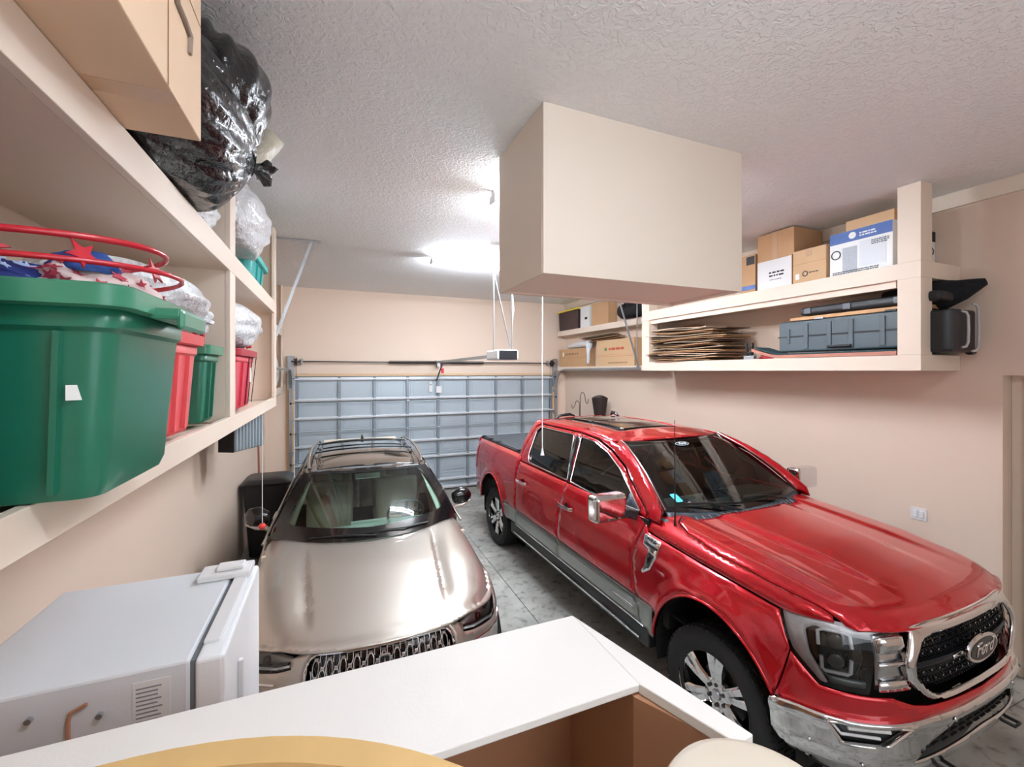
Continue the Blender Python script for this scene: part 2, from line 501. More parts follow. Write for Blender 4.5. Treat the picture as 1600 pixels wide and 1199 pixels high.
# right wall with a recessed side door near the camera
w = MB(); w.b2((XR, 1.785, 0), (XR+.4, YF+.25, ZC)); w.b2((XR, YB, 2.53), (XR+.4, 1.785, ZC)); w.b2((XR, YB, 0), (XR+.4, .72, 2.53))
struct('wall_right', w, M_WALL)
w = MB(); w.b2((XL, YB-.15, 0), (.2, YB, ZC)); w.b2((3.0, YB-.15, 0), (XR, YB, ZC)); w.b2((.2, YB-.15, 3.7), (3.0, YB, ZC)); w.b2((.2, YB-.15, 0), (3.0, YB, 1.15))
struct('wall_back', w, M_WALL)
tr = struct('trim_1', MB().b2((XR-.035, YB, 4.035), (XR, 9.2, ZC)), M_TRIM, bevel=.004)
# side door in its recess
d2 = tag(bpy.data.objects.new('door_2', None), kind='structure'); COL.objects.link(d2)
MB().b2((XR+.20, .76, .01), (XR+.245, 1.655, 2.44)).build('door_leaf', M_TRIM, d2, bevel=.004)
f = MB(); f.b2((XR+.12, 1.66, 0), (XR+.26, 1.70, 2.5)); f.b2((XR+.12, .72, 0), (XR+.26, .755, 2.5)); f.b2((XR+.12, .755, 2.455), (XR+.26, 1.66, 2.5))
f.b2((XR+.15, 1.70, 0), (XR+.30, 1.784, 2.528)); f.b2((XR+.15, .72, 2.5), (XR+.30, 1.70, 2.528))
f.build('door_frame', M_TRIM, d2, bevel=.003)
MB().b2((XR+.27, .70, 0), (XR+.29, 1.79, 2.53)).build('weather_strip', mat('brown_strip', '#8D6650', .7), d2)

# ---------------- garage door ----------------
M_DOOR = mat('grey_blue_door_skin', '#B4C0C8', .42, .2, noise=(3, .05))
M_STRUT = mat('galvanised_strut', '#DCE1E5', .4, .25, noise=(12, .1))
M_RUBBER_ = M_RUBBER; M_STILE = mat('dull_zinc_stile', '#8F979E', .5, .5, noise=(20, .15))
gd = tag(bpy.data.objects.new('door_1', None), kind='structure'); COL.objects.link(gd)
SX = [-.705, .085, .75, 1.41, 2.06, 2.72, 3.38, 4.03, 4.80]
SZ = [.01, .79, 1.37, 1.95, 2.455]
for a, b in zip(SZ, SZ[1:]):
    m = MB()
    m.b2((SX[0], YF+.03, a+.004), (SX[-1], YF+.07, b-.004))
    for x0, x1 in zip(SX, SX[1:]):   # stamped panels, raised edge inside a shallow frame
        zz = [(a+.05, b-.05)] if b-a < .7 else [(a+.05, (a+b)/2-.03), ((a+b)/2+.03, b-.05)]
        for (z0, z1) in zz:
            X0, X1 = x0+.07, x1-.07
            for (p, q, r_, s_) in ((X0, X1, z0, z0+.012), (X0, X1, z1-.012, z1), (X0, X0+.012, z0, z1), (X1-.012, X1, z0, z1)):
                m.b2((p, YF+.018, r_), (q, YF+.031, s_))
            m.b2((X0+.05, YF+.022, z0+.05), (X1-.05, YF+.031, z1-.05))
    m.b2((SX[0], YF+.005, b-.03), (SX[-1], YF+.032, b-.005)); m.b2((SX[0], YF+.005, a+.005), (SX[-1], YF+.032, a+.03))
    m.build('door_section', M_DOOR, gd, bevel=.002, seg=1)
MB().b2((SX[0], YF+.06, .0), (SX[-1], YF+.08, 2.46)).build('dark_backing', M_RUBBER_, gd)
for z in (2.405, 2.0, 1.645, 1.10, .745, .235, .06):
    m = MB(); m.b2((SX[0], YF-.055, z-.014), (SX[-1], YF-.052, z+.014)); m.b2((SX[0], YF-.055, z+.012), (SX[-1], YF+.01, z+.015)); m.b2((SX[0], YF-.055, z-.015), (SX[-1], YF+.01, z-.012))
    m.b2((SX[0], YF-.012, z+.012), (SX[-1], YF-.008, z+.032)); m.b2((SX[0], YF-.012, z-.032), (SX[-1], YF-.008, z-.012))
    m.build('strut', M_STRUT, gd)
for a, b in zip(SZ, SZ[1:]):
    for i, x in enumerate(SX):
        xx = x+(.03 if i == 0 else -.03 if i == 8 else 0)
        m = MB(); m.b2((xx-.028, YF-.022, a+.006), (xx+.028, YF+.028, b-.006))
        m.build('stile', M_STILE, gd, bevel=.003, seg=1)
        if a > .1 :
            h = MB(); h.b2((xx-.022, YF-.014, a-.04), (xx+.022, YF-.004, a+.05)); h.cyl((xx-.03, YF-.034, a), (xx+.03, YF-.034, a), .008, 8)
            for dz in (-.025, .035):
                h.cyl((xx, YF-.036, a+dz), (xx, YF-.029, a+dz), .008, 6)
            h.build('hinge', M_STEEL, gd)
m = MB()
m.b2((1.86, YF-.012, 2.12), (1.93, YF-.009, 2.26)); m.b2((1.87, YF-.014, 2.29), (1.92, YF-.010, 2.34)); m.b2((2.00, YF-.07, 2.10), (2.12, YF-.06, 2.24))
m.build('warning_label', M_PAPERW, gd)
# rubber jamb edge of the opening
w = MB(); w.b2((DX0-.115, YF-.02, 0), (DX0+.02, YF, DZ+.04)); w.b2((DX1-.02, YF-.02, 0), (DX1+.05, YF, DZ+.04)); w.b2((DX0-.115, YF-.02, DZ-.01), (DX1+.05, YF, DZ+.04))
struct('trim_2', w, mat('timber_jamb', '#D9B995', .6, noise=(14, .12)), bevel=.003)

# tracks: vertical leg, bend, level run to the hanger
def track(sx, lab, x, ye):
    t = thing('door_track', lab, 'door track', (x, YF-.1, 0), group='garage door tracks')
    pts = [(0, 0, .05), (0, 0, 2.15)]
    for k in range(1, 9):
        a = k/8*PI/2; pts.append((0, -.38*(1-math.cos(a)), 2.15+.44*math.sin(a)))
    pts.append((0, ye-(YF-.1), 2.61))
    m = MB()
    for p, q in zip(pts, pts[1:]):
        m.bar(Vector(p), Vector(q), .05, .004, up=(0, 1, .3)); 
        for o_ in (-.025, .025): m.bar(Vector(p)+Vector((o_, 0, 0)), Vector(q)+Vector((o_, 0, 0)), .004, .028, up=(0, 1, .3))
    m.build('rail', M_STEEL, t)
    b = MB(); 
    for z in (.4, 1.0, 1.6, 2.1): b.b2((-.04, .02, z-.03), (.04, .078, z+.03))
    b.b2((-.06, .02, 2.2), (.05, .075, 2.85))
    b.build('bracket', M_STEEL, t)
    h = MB(); yy = ye-(YF-.1)
    h.bar((0, yy+.05, 2.62), (sx*.50, yy+.12, ZC-.012), .032, .004); h.bar((0, yy+.05, 2.62), (sx*.50, yy+.12, ZC-.012), .004, .032)
    h.bar((sx*.12, yy+.1, ZC-.012), (sx*.60, yy+.1, ZC-.012), .035, .012)
    if sx < 0:
        h.bar((0, yy+.10, 2.62), (0, yy+.10, ZC-.012), .03, .004)
    h.build('hanger', M_STEEL, t)
    r = MB()
    for z in (.3, .79, 1.37, 1.95, 2.42):
        yo = 0
        r.cyl((-.012, yo, z), (.012, yo, z), .022, 12); r.cyl((0, yo, z), (sx*.07, yo, z), .005, 8)
    r.build('roller', M_BLACK, t)
track(1, 'left galvanised garage door track with a slanted hanger to the ceiling', -.765, 5.75)
track(-1, 'right galvanised garage door track running under the boxes of the far right shelf', 4.86, 6.02)
# torsion bar
t = thing('torsion_spring_bar', 'long steel torsion bar with dark coil springs above the garage door', 'spring bar', (2.04, YF-.09, 2.745))
MB().cyl((-2.80, 0, 0), (2.81, 0, 0), .013, 10).build('shaft', M_DSTEEL, t, smooth=R(40))
for s in (-1, 1):
    m = MB(); pts = []
    for k in range(52*10+1):
        a = k/10*2*PI; pts.append((s*(.05+k/520*.97), .031*math.cos(a), .031*math.sin(a)))
    m.tube(pts, .006, 4); m.build('coil_spring', M_DSTEEL, t)
    m = MB(); m.lathe([(.014, -.02), (.075, -.02), (.075, -.012), (.05, -.01), (.05, .01), (.075, .012), (.075, .02), (.014, .02)], (s*2.72, 0, 0), 'X', 20); m.build('cable_drum', M_DSTEEL, t, smooth=R(40))
    MB().cyl((s*2.72, .07, 0), (s*2.66, .07, -2.6), .003, 5).build('cable', M_DSTEEL, t)
m = MB(); m.b2((-.03, -.03, -.09), (.03, .085, .05)); m.build('centre_bracket', M_STEEL, t)
m = MB(); m.b2((2.6, -.02, -.05), (2.63, .08, .06)); m.b2((-2.63, -.02, -.05), (-2.60, .08, .06)); m.build('end_bearing', M_STEEL, t)
# opener
t = thing('garage_door_opener', 'black and white garage door opener hung from the ceiling with a long rail', 'door opener', (2.00, 5.15, 2.77))
m = MB(); m.box((0, .06, 0), (.29, .42, .125)); m.build('motor_housing', M_WHITE, t, bevel=.02)
m = MB(); m.box((0, -.155, -.005), (.24, .02, .115)); m.box((.15, .0, 0), (.012, .2, .10)); m.build('front_cover', mat('smoked_lens', '#23262B', .15, coat=.5), t, bevel=.008)
m = MB(); m.bar((0, .25, .0), (0, 4.02, -.02), .03, .045); m.build('rail', M_STEEL, t, bevel=.002)
m = MB(); m.bar((0, 3.45, -.04), (0, 3.45, -.11), .04, .05); m.bar((0, 3.47, -.10), (.0, 3.97, -.42), .03, .006); m.build('door_arm', M_DSTEEL, t)
m = MB(); m.bar((0, 3.4, -.06), (.0, 3.4, -.14), .004, .004); m.build('release_cord', mat('red_cord', '#C8202A', .6), t)
m = MB(); m.box((.0, 3.4, -.20), (.055, .03, .10)); m.build('release_handle', mat('red_handle', '#D22B33', .4), t, bevel=.008)
m = MB()
top = ZC-2.77
m.bar((-.12, .05, .05), (-.12, .05, top*.99), .032, .004); m.bar((.13, .05, .05), (.13, .05, top*.99), .032, .004)
m.bar((-.18, .03, top-.008), (.35, .03, top-.008), .03, .01); m.bar((.10, .03, .1), (-.20, .03, top-.02), .03, .004)
m.build('hanger', M_STEEL, t)
MB().tube([(.16, .1, .06), (.14, .1, .3), (.19, .12, .6), (.15, .1, 1.0), (.17, .1, top-.005)], .005, 6).build('power_cord', M_WHITE, t)

# ---------------- ceiling light strips ----------------
M_TUBE = mat('lit_tube', '#FFFFFF', .4, emit=TUBE, ecol='#EBF4FF')
def strip_light(x, y, lab, tube=None, L=1.22):
    t = thing('ceiling_light', lab, 'ceiling light', (x, y, ZC), group='fluorescent strip lights')
    m = MB(); m.box((0, 0, -.018), (L, .06, .036)); m.box((0, 0, -.05), (L-.02, .03, .04)); m.build('housing', M_WHITE, t, bevel=.004)
    for s in (-1, 1):
        MB().cyl((-L/2+.025, s*.048, -.085), (L/2-.025, s*.048, -.085), .017, 10).build('tube', tube or M_TUBE, t, smooth=R(40))
    for s in (-1, 1): MB().box((s*(L/2-.01), 0, -.070), (.025, .14, .07)).build('lamp_holder', M_WHITE, t, bevel=.003)
strip_light(2.12, 6.0, 'lit white fluorescent strip on the ceiling nearer the garage door', L=1.75)
strip_light(2.17, 3.62, 'lit white fluorescent strip on the ceiling half behind the hanging box', L=1.75)
strip_light(.95, .25, 'lit white fluorescent strip on the ceiling above the counter', mat('dimmer_lit_tube', '#FFFFFF', .4, emit=TUBE*.46, ecol='#EBF4FF'))
# hanging storage box
t = thing('ceiling_cabinet', 'large plain peach box cabinet hanging from the ceiling', 'cabinet', (1.145, 2.30, 3.15))
W_, D_, H_ = 1.63, .745, ZC-3.15
m = MB(); th = .02
m.b2((0, 0, 0), (W_, th, H_)); m.b2((0, D_-th, 0), (W_, D_, H_)); m.b2((0, th, 0), (th, D_-th, H_)); m.b2((W_-th, th, 0), (W_, D_-th, H_))
m.build('side_panels', wall_mat('cabinet_paint', '#E3D5C6', 60, .05, .5), t, bevel=.003)
MB().b2((.035, .035, .012), (W_-.035, D_-.035, .03)).build('bottom_panel', M_SHELF, t)
m = MB(); m.b2((.02, .02, .001), (W_-.02, .055, .011)); m.b2((.02, D_-.055, .001), (W_-.02, D_-.02, .011)); m.b2((.02, .055, .001), (.055, D_-.055, .011)); m.b2((W_-.055, .055, .001), (W_-.02, D_-.055, .011))
m.build('bottom_rim', M_SHELF, t)
# pull cords
t = thing('pull_cord', 'white pull cord with a bell-shaped plastic end hanging between the cars', 'pull cord', (1.98, 4.0, ZC))
MB().tube([(0, 0, -.06), (.002, 0, -.8), (-.002, 0, -1.5), (0, 0, -2.43)], .006, 6).build('cord', M_WHITE, t)
MB().lathe([(.0, -2.40), (.008, -2.40), (.010, -2.42), (.019, -2.465), (.021, -2.47), (0, -2.47)], n=14).build('cord_end', M_WHITE, t, smooth=R(40))
MB().lathe([(0, 0), (.04, 0), (.035, -.02), (.012, -.05), (0, -.05)], n=14).build('ceiling_eye', M_WHITE, t, smooth=R(40))
t = thing('parking_string', 'thin white string with a red ball hanging in front of the SUV mirror', 'string', (-.60, 4.43, 2.16))
MB().tube([(0, 0, .01), (0, 0, -.97)], .0035, 5).build('string', M_WHITE, t)
MB().lathe([(0, -.955), (.02, -.962), (.033, -.985), (.02, -1.008), (0, -1.015)], n=16).build('ball', mat('red_ball', '#E2423C', .5), t, smooth=R(60))
# ---------------- built-in shelves ----------------
def shelf_frame(name, label, x0, x1, y0, y1, zb, zt, lip_b, lip_t, posts, open_end, xw, lipth=.03, topz=ZC):
    """x0 = front plane, xw = wall; posts = list of (ya, yb) on the front plane"""
    t = thing(name, label, 'shelf', ((x0+xw)/2, (y0+y1)/2, zb)); ox, oy, oz = t.location
    s = 1 if xw > x0 else -1
    def B(m, a, b): return m.b2((a[0]-ox, a[1]-oy, a[2]-oz), (b[0]-ox, b[1]-oy, b[2]-oz))
    m = MB(); B(m, (x0+s*lipth, y0+lipth, lip_b-.06), (xw-s*.002, y1-.02, lip_b-.035)); m.build('lower_board', M_SHELF2, t)
    m = MB(); B(m, (x0+s*lipth, y0+lipth, lip_t-.055), (xw-s*.002, y1-.02, lip_t-.03)); m.build('upper_board', M_SHELF2, t)
    m = MB(); B(m, (x0+s*lipth, y0+lipth, zb), (xw-s*.002, y1-.02, zb+.012)); m.build('soffit', M_SHELF2, t)
    m = MB(); B(m, (x0+s*lipth, y0+lipth, zt), (xw-s*.002, y1-.02, zt+.012)); m.build('upper_soffit', M_SHELF2, t)
    m = MB(); B(m, (x0, y0, zb), (x0+s*lipth, y1, lip_b)); m.build('lower_face', M_SHELF, t, bevel=.003)
    m = MB(); B(m, (x0, y0, zt), (x0+s*lipth, y1, lip_t)); m.build('upper_face', M_SHELF, t, bevel=.003)
    return t, B
# left unit; levels: lower face 2.17-2.27, upper face 3.21-3.345
LX = -.62
t, B = shelf_frame('wall_shelf', 'long deep peach built-in shelf over the white freezer on the left wall', LX, XL, 1.0, 5.62, 2.168, 3.213, 2.272, 3.345, [], False, XL)
for (a, b, nm) in ((3.255, 3.41, 'divider'), (5.46, 5.62, 'end_panel'), (1.0, 1.18, 'end_panel')):
    m = MB()
    B(m, (LX-.001, a, 2.272), (LX-.03, b, 3.213))
    if a > 2: B(m, (LX-.001, a, 3.345), (LX-.03, b, ZC-.002))
    B(m, (LX-.03, b-.05 if nm == 'end_panel' and b > 1 else a, 2.240), (XL+.002, b-.02 if nm == 'end_panel' and b > 1 else a+.03, 3.213))
    if a > 2: B(m, (LX-.03, b-.05 if nm == 'end_panel' and b > 1 else a, 3.30), (XL+.002, b-.02 if nm == 'end_panel' and b > 1 else a+.03, ZC-.002))
    m.build(nm, M_SHELF, t, bevel=.003)
# shallow continuation beside the door track, left
t, B = shelf_frame('wall_shelf', 'shallow peach shelf in the far left corner beside the garage door track', -.90, XL, 5.75, 9.17, 2.15, 3.21, 2.27, 3.34, [], False, XL)
m = MB(); B(m, (-.90, 9.08, 2.27), (-.93, 9.17, 3.21)); B(m, (-.90, 9.08, 3.34), (-.93, 9.17, ZC-.002)); m.build('end_panel', M_SHELF, t, bevel=.003)
m = MB(); B(m, (-.90, 5.75, 2.27), (-.93, 5.85, 3.21)); B(m, (-.90, 5.75, 3.34), (-.93, 5.85, ZC-.002)); B(m, (-.93, 5.75, 2.15), (XL+.002, 5.78, ZC-.002)); m.build('side_panel', M_SHELF, t, bevel=.003)
# right unit: lower face 2.57-2.70, upper 3.36-3.50
RX = 4.55
t, B = shelf_frame('wall_shelf', 'long deep peach built-in shelf holding boxes and black cases on the right wall', RX, XR, 2.05, 5.61, 2.57, 3.362, 2.705, 3.502, [], True, XR)
m = MB(); B(m, (RX-.001, 2.05, 2.705), (RX+.17, 2.215, 3.362)); B(m, (RX-.001, 2.05, 3.502), (RX+.17, 2.215, ZC-.002)); m.build('post', M_SHELF, t, bevel=.004)
m = MB(); B(m, (RX-.001, 5.44, 2.705), (RX+.17, 5.61, 3.362)); B(m, (RX-.001, 5.44, 3.502), (RX+.17, 5.61, ZC-.002)); B(m, (RX+.17, 5.58, 2.66), (XR-.002, 5.60, ZC-.002)); m.build('post', M_SHELF, t, bevel=.004)
m = MB(); B(m, (RX+.03, 2.05, 2.57), (XR-.002, 2.08, 2.705)); m.build('lower_end_face', M_SHELF, t, bevel=.003)
m = MB(); B(m, (RX+.03, 2.05, 3.362), (XR-.002, 2.08, 3.502)); m.build('upper_end_face', M_SHELF, t, bevel=.003)
m = MB(); B(m, (RX+.03, 2.24, 3.30), (RX+.06, 5.44, 3.362)); m.build('cleat', M_SHELF, t)
# shallow continuation, right
t, B = shelf_frame('wall_shelf', 'shallow peach shelf in the far right corner behind the galvanised door track', 4.93, XR, 5.63, 9.16, 2.57, 3.385, 2.66, 3.50, [], True, XR, lipth=.02)
m = MB(); B(m, (4.93, 9.10, 2.66), (4.95, 9.16, 2.70)); m.build('end_panel', M_SHELF, t)

# ---------------- cartons ----------------
def carton(label, x0, y0, z0, dx, dy, dz, m=None, rz=0.0, group=None, extra=None, face='-X', name='cardboard_box', flap=True):
    """box at (x0, y0, z0) near-left-bottom corner; extra(t, w, h, M) dresses the face that looks to the room"""
    t = thing(name, label, 'box', (x0+dx/2, y0+dy/2, z0), rz, group)
    MB().box((0, 0, dz/2), (dx, dy, dz)).build('body', m or M_CARD, t, bevel=.004)
    if flap:
        f = MB(); f.box((0, 0, dz+.0005), (.055, dy*.98, .002)) if dy > dx else f.box((0, 0, dz+.0005), (dx*.98, .055, .002))
        if dy > dx: f.box((0, -dy/2-.001, dz-.04), (.055, .002, .08)); f.box((0, dy/2+.001, dz-.04), (.055, .002, .08))
        else: f.box((-dx/2-.001, 0, dz-.04), (.002, .055, .08)); f.box((dx/2+.001, 0, dz-.04), (.002, .055, .08))
        f.build('packing_tape', M_TAPE, t)
    if extra:
        s = -1 if face == '-X' else 1
        Mx = frame_M((s*dx/2+s*.0008, 0, 0), (0, s*1.0, 0), (0, 0, 1))   # u along the face (to the right as seen), v up
        extra(t, dy, dz, Mx)
    return t
def pm(M, rects, name, mt, t, th=.0015):
    """flat print: rects of (u0, v0, u1, v1) on a face"""
    m = MB()
    for (a, b, c, d) in rects:
        m.prism([(a, b), (c, b), (c, d), (a, d)], th, M)
    return m.build(name, mt, t)
def print_lines(M, u0, u1, v, h, n, rows, name, mt, t):
    rs = []; rr = random.Random(n)
    for r in range(rows):
        x = u0; vv = v-r*h*2
        while x < u1-.01:
            w_ = rr.uniform(.01, .035)*(h/.01); rs.append((x, vv, min(u1, x+w_), vv+h)); x += w_+h*.6
    return pm(M, rs, name, mt, t)
# frame_M x-axis for -X faces: u = -y direction
def white_label(t, w, h, M):
    pm(M, [(-w/2+.005, .005, w/2-.005, h-.01)], 'white_panel', M_PAPERW, t)
    print_lines(M @ Matrix.Translation((0, 0, .001)), -.06, .12, h*.52, .018, 3, 2, 'printed_words', M_INK, t)
    print_lines(M @ Matrix.Translation((0, 0, .001)), -.05, .10, h*.30, .007, 4, 1, 'printed_line', M_INK, t)
def round_mark(t, w, h, M):
    m = MB(); m.lathe([(.020, 0), (.030, 0), (.030, .002), (.020, .002), (.020, 0)], n=20)
    m.v = [tuple(M @ Vector((v[0]-.04, v[1]+.10, v[2]))) for v in m.v]; m.build('round_print', M_INK, t)
    pm(M, [(-w/2+.03, .05, -w/2+.07, .11)], 'white_sticker', M_PAPERW, t)
    print_lines(M, 0, .10, .10, .010, 5, 1, 'printed_line', M_INK, t)
    pm(M, [(-w/2, h*.58, w/2, h*.585)], 'flap_edge', M_CARD3, t)
carton('tall narrow brown carton with a blue band beside the hanging box, right shelf', 4.66, 3.68, 3.503, .30, .32, .47, M_CARD,
       extra=lambda t, w, h, M: (pm(M, [(-w/2, .05, w/2, .10)], 'blue_band', M_BLUE, t), pm(M, [(-w/2+.02, .03, -w/2+.12, .16)], 'white_sticker', M_PAPERW, t), pm(M, [(w/2-.12, h-.12, w/2-.01, h-.02)], 'black_mark', M_INK, t)))
carton('low white printed carton supporting a large brown carton on the right shelf', 4.63, 3.21, 3.503, .46, .42, .345, M_CARD, extra=white_label, flap=False)
carton('large brown taped carton stacked on the white printed one', 4.64, 3.195, 3.849, .48, .44, .305, M_CARD,
       extra=lambda t, w, h, M: pm(M, [(-.03, 0, .03, h)], 'tape_strip', M_TAPE, t))
carton('small brown carton with a round printed mark next to the blue air conditioner box', 4.63, 2.855, 3.503, .36, .345, .36, M_CARD2, extra=round_mark)
def ac_print(t, w, h, M):
    M2 = M @ Matrix.Translation((0, 0, .0016)); M3 = M @ Matrix.Translation((0, 0, .0032))
    pm(M, [(-w/2+.003, .003, w/2-.003, h-.003)], 'white_panel', M_PAPERW, t)
    pm(M2, [(-w/2+.003, h-.11, w/2-.003, h-.004)], 'blue_band', M_BLUE, t)
    pm(M2, [(-w/2+.12, .03, 0-.02, h-.16)], 'grey_picture', mat('grey_print', '#A9B0B8', .5, noise=(40, .25)), t)
    pm(M2, [(0, .06, w/2-.05, h-.13)], 'pale_picture', mat('pale_print', '#D5DADF', .5), t)
    m = MB(); m.lathe([(0, 0), (.032, 0), (.032, .002), (0, .002)], n=24); m.v = [tuple(M3 @ Vector((v[0]-.06, v[1]+h-.055, v[2]))) for v in m.v]; m.build('round_emblem', M_PAPERW, t)
    print_lines(M3, 0, .14, h-.055, .012, 8, 2, 'printed_words', M_PAPERW, t)
    print_lines(M3, .10, .24, h-.15, .008, 9, 3, 'printed_words', M_INK, t)
    m = MB(); m.lathe([(.035, 0), (.045, 0), (.045, .002), (.035, .002), (.035, 0)], n=24); m.v = [tuple(M3 @ Vector((v[0]-w/2+.06, v[1]+h*.5, v[2]))) for v in m.v]; m.build('round_print', M_INK, t)
    print_lines(M3, -w/2+.03, w/2-.1, .035, .008, 10, 2, 'printed_words', M_INK, t)
carton('shrink wrapped white appliance box with a blue top band beside the corner post', 4.63, 2.285, 3.503, .44, .535, .43, M_PAPERW, extra=ac_print, flap=False, name='appliance_box')
carton('flat brown carton lying on top of the blue banded appliance box', 4.66, 2.29, 3.935, .40, .40, .10, M_CARD2, flap=False)
carton('tall brown carton standing behind the blue banded appliance box', 5.06-.0, 2.45, 3.503, .10, .35, .50, M_CARD, flap=False)
t = carton('narrow black and white carton against the wall at the near end of the right shelf', 5.06, 2.22, 3.503, .10, .10, .36, M_PAPERW, flap=False)
m = MB(); m.b2((-.0505, -.0515, .26), (.0505, -.0505, .355)); m.b2((-.0505, -.0515, .03), (.0505, -.0505, .07)); m.build('black_print', M_INK, t)
m = MB(); m.lathe([(.02, 0), (.035, 0), (.035, .002), (.02, .002), (.02, 0)], n=20); m.v = [(v[0]-.01, -.052+v[2], v[1]+.17) for v in m.v]; m.build('ring_print', M_INK, t)

# flattened cartons in a leaning stack
rr = random.Random(3)
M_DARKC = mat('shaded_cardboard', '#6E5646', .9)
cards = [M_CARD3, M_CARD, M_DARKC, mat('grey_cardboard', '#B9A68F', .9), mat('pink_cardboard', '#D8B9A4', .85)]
sh = []
for k in range(9):
    m = MB(); L, Wd = rr.uniform(.9, 1.5), rr.uniform(.42, .5)
    pts = 10
    vs = []; fs = []
    for i in range(pts+1):
        for j in (0, 1):
            u = i/pts
            for zz in (0, .009):
                vs.append(((j-.5)*Wd, (u-.5)*L, zz+.008*math.sin(u*PI*2+k)+(.004 if j else 0)))
    for i in range(pts):
        a = i*4; b = a+4
        fs += [(a, a+2, b+2, b), (a+1, b+1, b+3, a+3), (a, b, b+1, a+1), (a+2, a+3, b+3, b+2)]
    fs += [(0, 1, 3, 2), (pts*4, pts*4+2, pts*4+3, pts*4+1)]
    m.add(vs, fs)
    o = m.build('flattened_box', cards[k % 5]); sh.append(o)
z = 2.71; n = 0
for k in range(23):
    o = sh[k] if k < 9 else sh[k % 9].copy()
    if k >= 9: COL.objects.link(o)
    o.location = (4.80+rr.uniform(-.04, .03)-(.04 if k < 6 else 0), 4.72+rr.uniform(-.12, .12)-(0 if k < 14 else -.06), z+.006)
    o.rotation_euler = (rr.uniform(-.01, .01)+(.03 if k > 16 else 0), rr.uniform(-.012, .012), rr.uniform(-.04, .04)); z += .021
    tag(o, 'flattened cardboard carton in the loose stack at the far end of the right shelf', 'cardboard', 'flattened cardboard stack')
carton('small brown carton standing behind the flattened cardboard stack', 5.04, 4.95, 2.706, .12, .28, .56, M_CARD3, flap=False)

# black cases
M_CASE = mat('grey_green_case', '#4C585E', .45, bump=(120, .1, .001)); M_CASEB = mat('black_case', '#202226', .5, bump=(60, .12, .002))
t = thing('hard_case', 'long ribbed dark grey hard case standing on the lower right shelf', 'case', (4.74, 2.72, 2.775))
m = MB(); m.box((0, 0, .165), (.24, 1.27, .33)); m.build('shell', M_CASE, t, bevel=.02, seg=3)
for y in (-.36, -.10, .10, .33): MB().box((-.124, y, .16), (.012, .045, .27)).build('rib', M_CASE, t, bevel=.004)
MB().box((-.122, .52, .17), (.012, .03, .16)).build('rib', M_CASE, t, bevel=.004)
m = MB(); m.box((0, 0, .165), (.252, 1.275, .014)); m.build('seam', M_BLACK, t)
m = MB(); m.box((-.13, 0, .04), (.03, .22, .03)); m.build('handle', M_BLACK, t, bevel=.01)
for y in (-.42, .2): MB().box((-.10, y, .338), (.05, .09, .018)).build('latch', M_STEEL if y > 0 else M_BLACK, t, bevel=.003)
t = thing('rolling_case', 'black rolling case end with silver curved handles, sticking out of the right shelf', 'case', (4.89, 2.13, 2.715))
m = MB(); m.box((-.02, -.06, .19), (.36, .34, .36)); m.build('shell', M_CASEB, t, bevel=.025, seg=3)
for (x, h0, h1, cx_) in ((-.04, .07, .33, -.09), (.125, .04, .40, .07)):
    m = MB(); m.tube([(cx_, -.236, h0-.02), (cx_+.03, -.25, h0-.015), (x, -.255, h0+.02), (x, -.258, (h0+h1)/2), (x, -.255, h1-.02), (cx_+.03, -.25, h1+.01), (cx_, -.236, h1+.02)], .010, 8); m.build('handle', mat('silver_handle', '#C6C4C6', .3, .3), t, smooth=R(40))
m = MB(); m.cyl((.12, -.20, .02), (.17, -.20, .02), .03, 16); m.build('wheel', M_BLACK, t, smooth=R(40))
t = thing('slim_case', 'slim black padded case on the wooden board, topmost on the lower right shelf', 'case', (4.80, 2.56, 3.155))
m = MB(); m.box((0, 0, .05), (.28, 1.18, .085)); m.build('shell', M_CASEB, t, bevel=.03, seg=3)
for y in (-.3, .12, .5): MB().box((-.135, y, .05), (.03, .07, .06)).build('latch', mat('grey_latch', '#5A6068', .4), t, bevel=.004)
t = thing('cloth_bag', 'navy black cloth bag poking out over the rolling case at the shelf end', 'bag', (5.0, 2.02, 3.115))
m = MB(); m.tube([(-.12, .45, .12), (-.10, .2, .12), (-.07, .04, .12), (-.02, -.06, .15), (.03, -.14, .19), (.05, -.18, .205)], [.09, .12, .13, .09, .05, .03], 14)
m.build('body', mat('navy_cloth', '#0E1017', .9, bump=(30, .5, .01)), t, smooth=R(80))
t = thing('wooden_board', 'tan wooden board resting on the ribbed hard case', 'board', (4.77, 2.66, 3.107))
m = MB(); m.box((0, 0, .022), (.26, 1.16, .035)); m.build('plank', mat('tan_wood', '#CE9F70', .6, noise=(8, .15)), t, bevel=.004)
t = thing('bent_board', 'long curved pinkish board with a teal mat under the ribbed hard case', 'board', (4.68, 2.85, 2.706))
def bent(z0, th, y0, y1, w, name, mt, x0=0):
    m = MB(); N = 16; vs = []; fs = []
    for i in range(N+1):
        u = i/N; y = y0+(y1-y0)*u; z = z0+.085*max(0, (u-.79)/.21)**1.2
        for x in (-w/2, w/2):
            for dz in (0, th): vs.append((x0+x, y, z+dz))
    for i in range(N):
        a = i*4; b = a+4; fs += [(a, a+2, b+2, b), (a+1, b+1, b+3, a+3), (a, b, b+1, a+1), (a+2, a+3, b+3, b+2)]
    fs += [(0, 1, 3, 2), (N*4, N*4+2, N*4+3, N*4+1)]
    return m.add(vs, fs).build(name, mt, t)
bent(.004, .034, -.62, .80, .24, 'board', mat('pink_wood', '#B97C6A', .6, noise=(8, .2)))
bent(.040, .014, -.62, .76, .25, 'mat', mat('teal_mat', '#23444A', .8))
t = thing('spring_clamp', 'small black clamp upright between the cardboard stack and the bent board', 'clamp', (4.62, 3.72, 2.706))
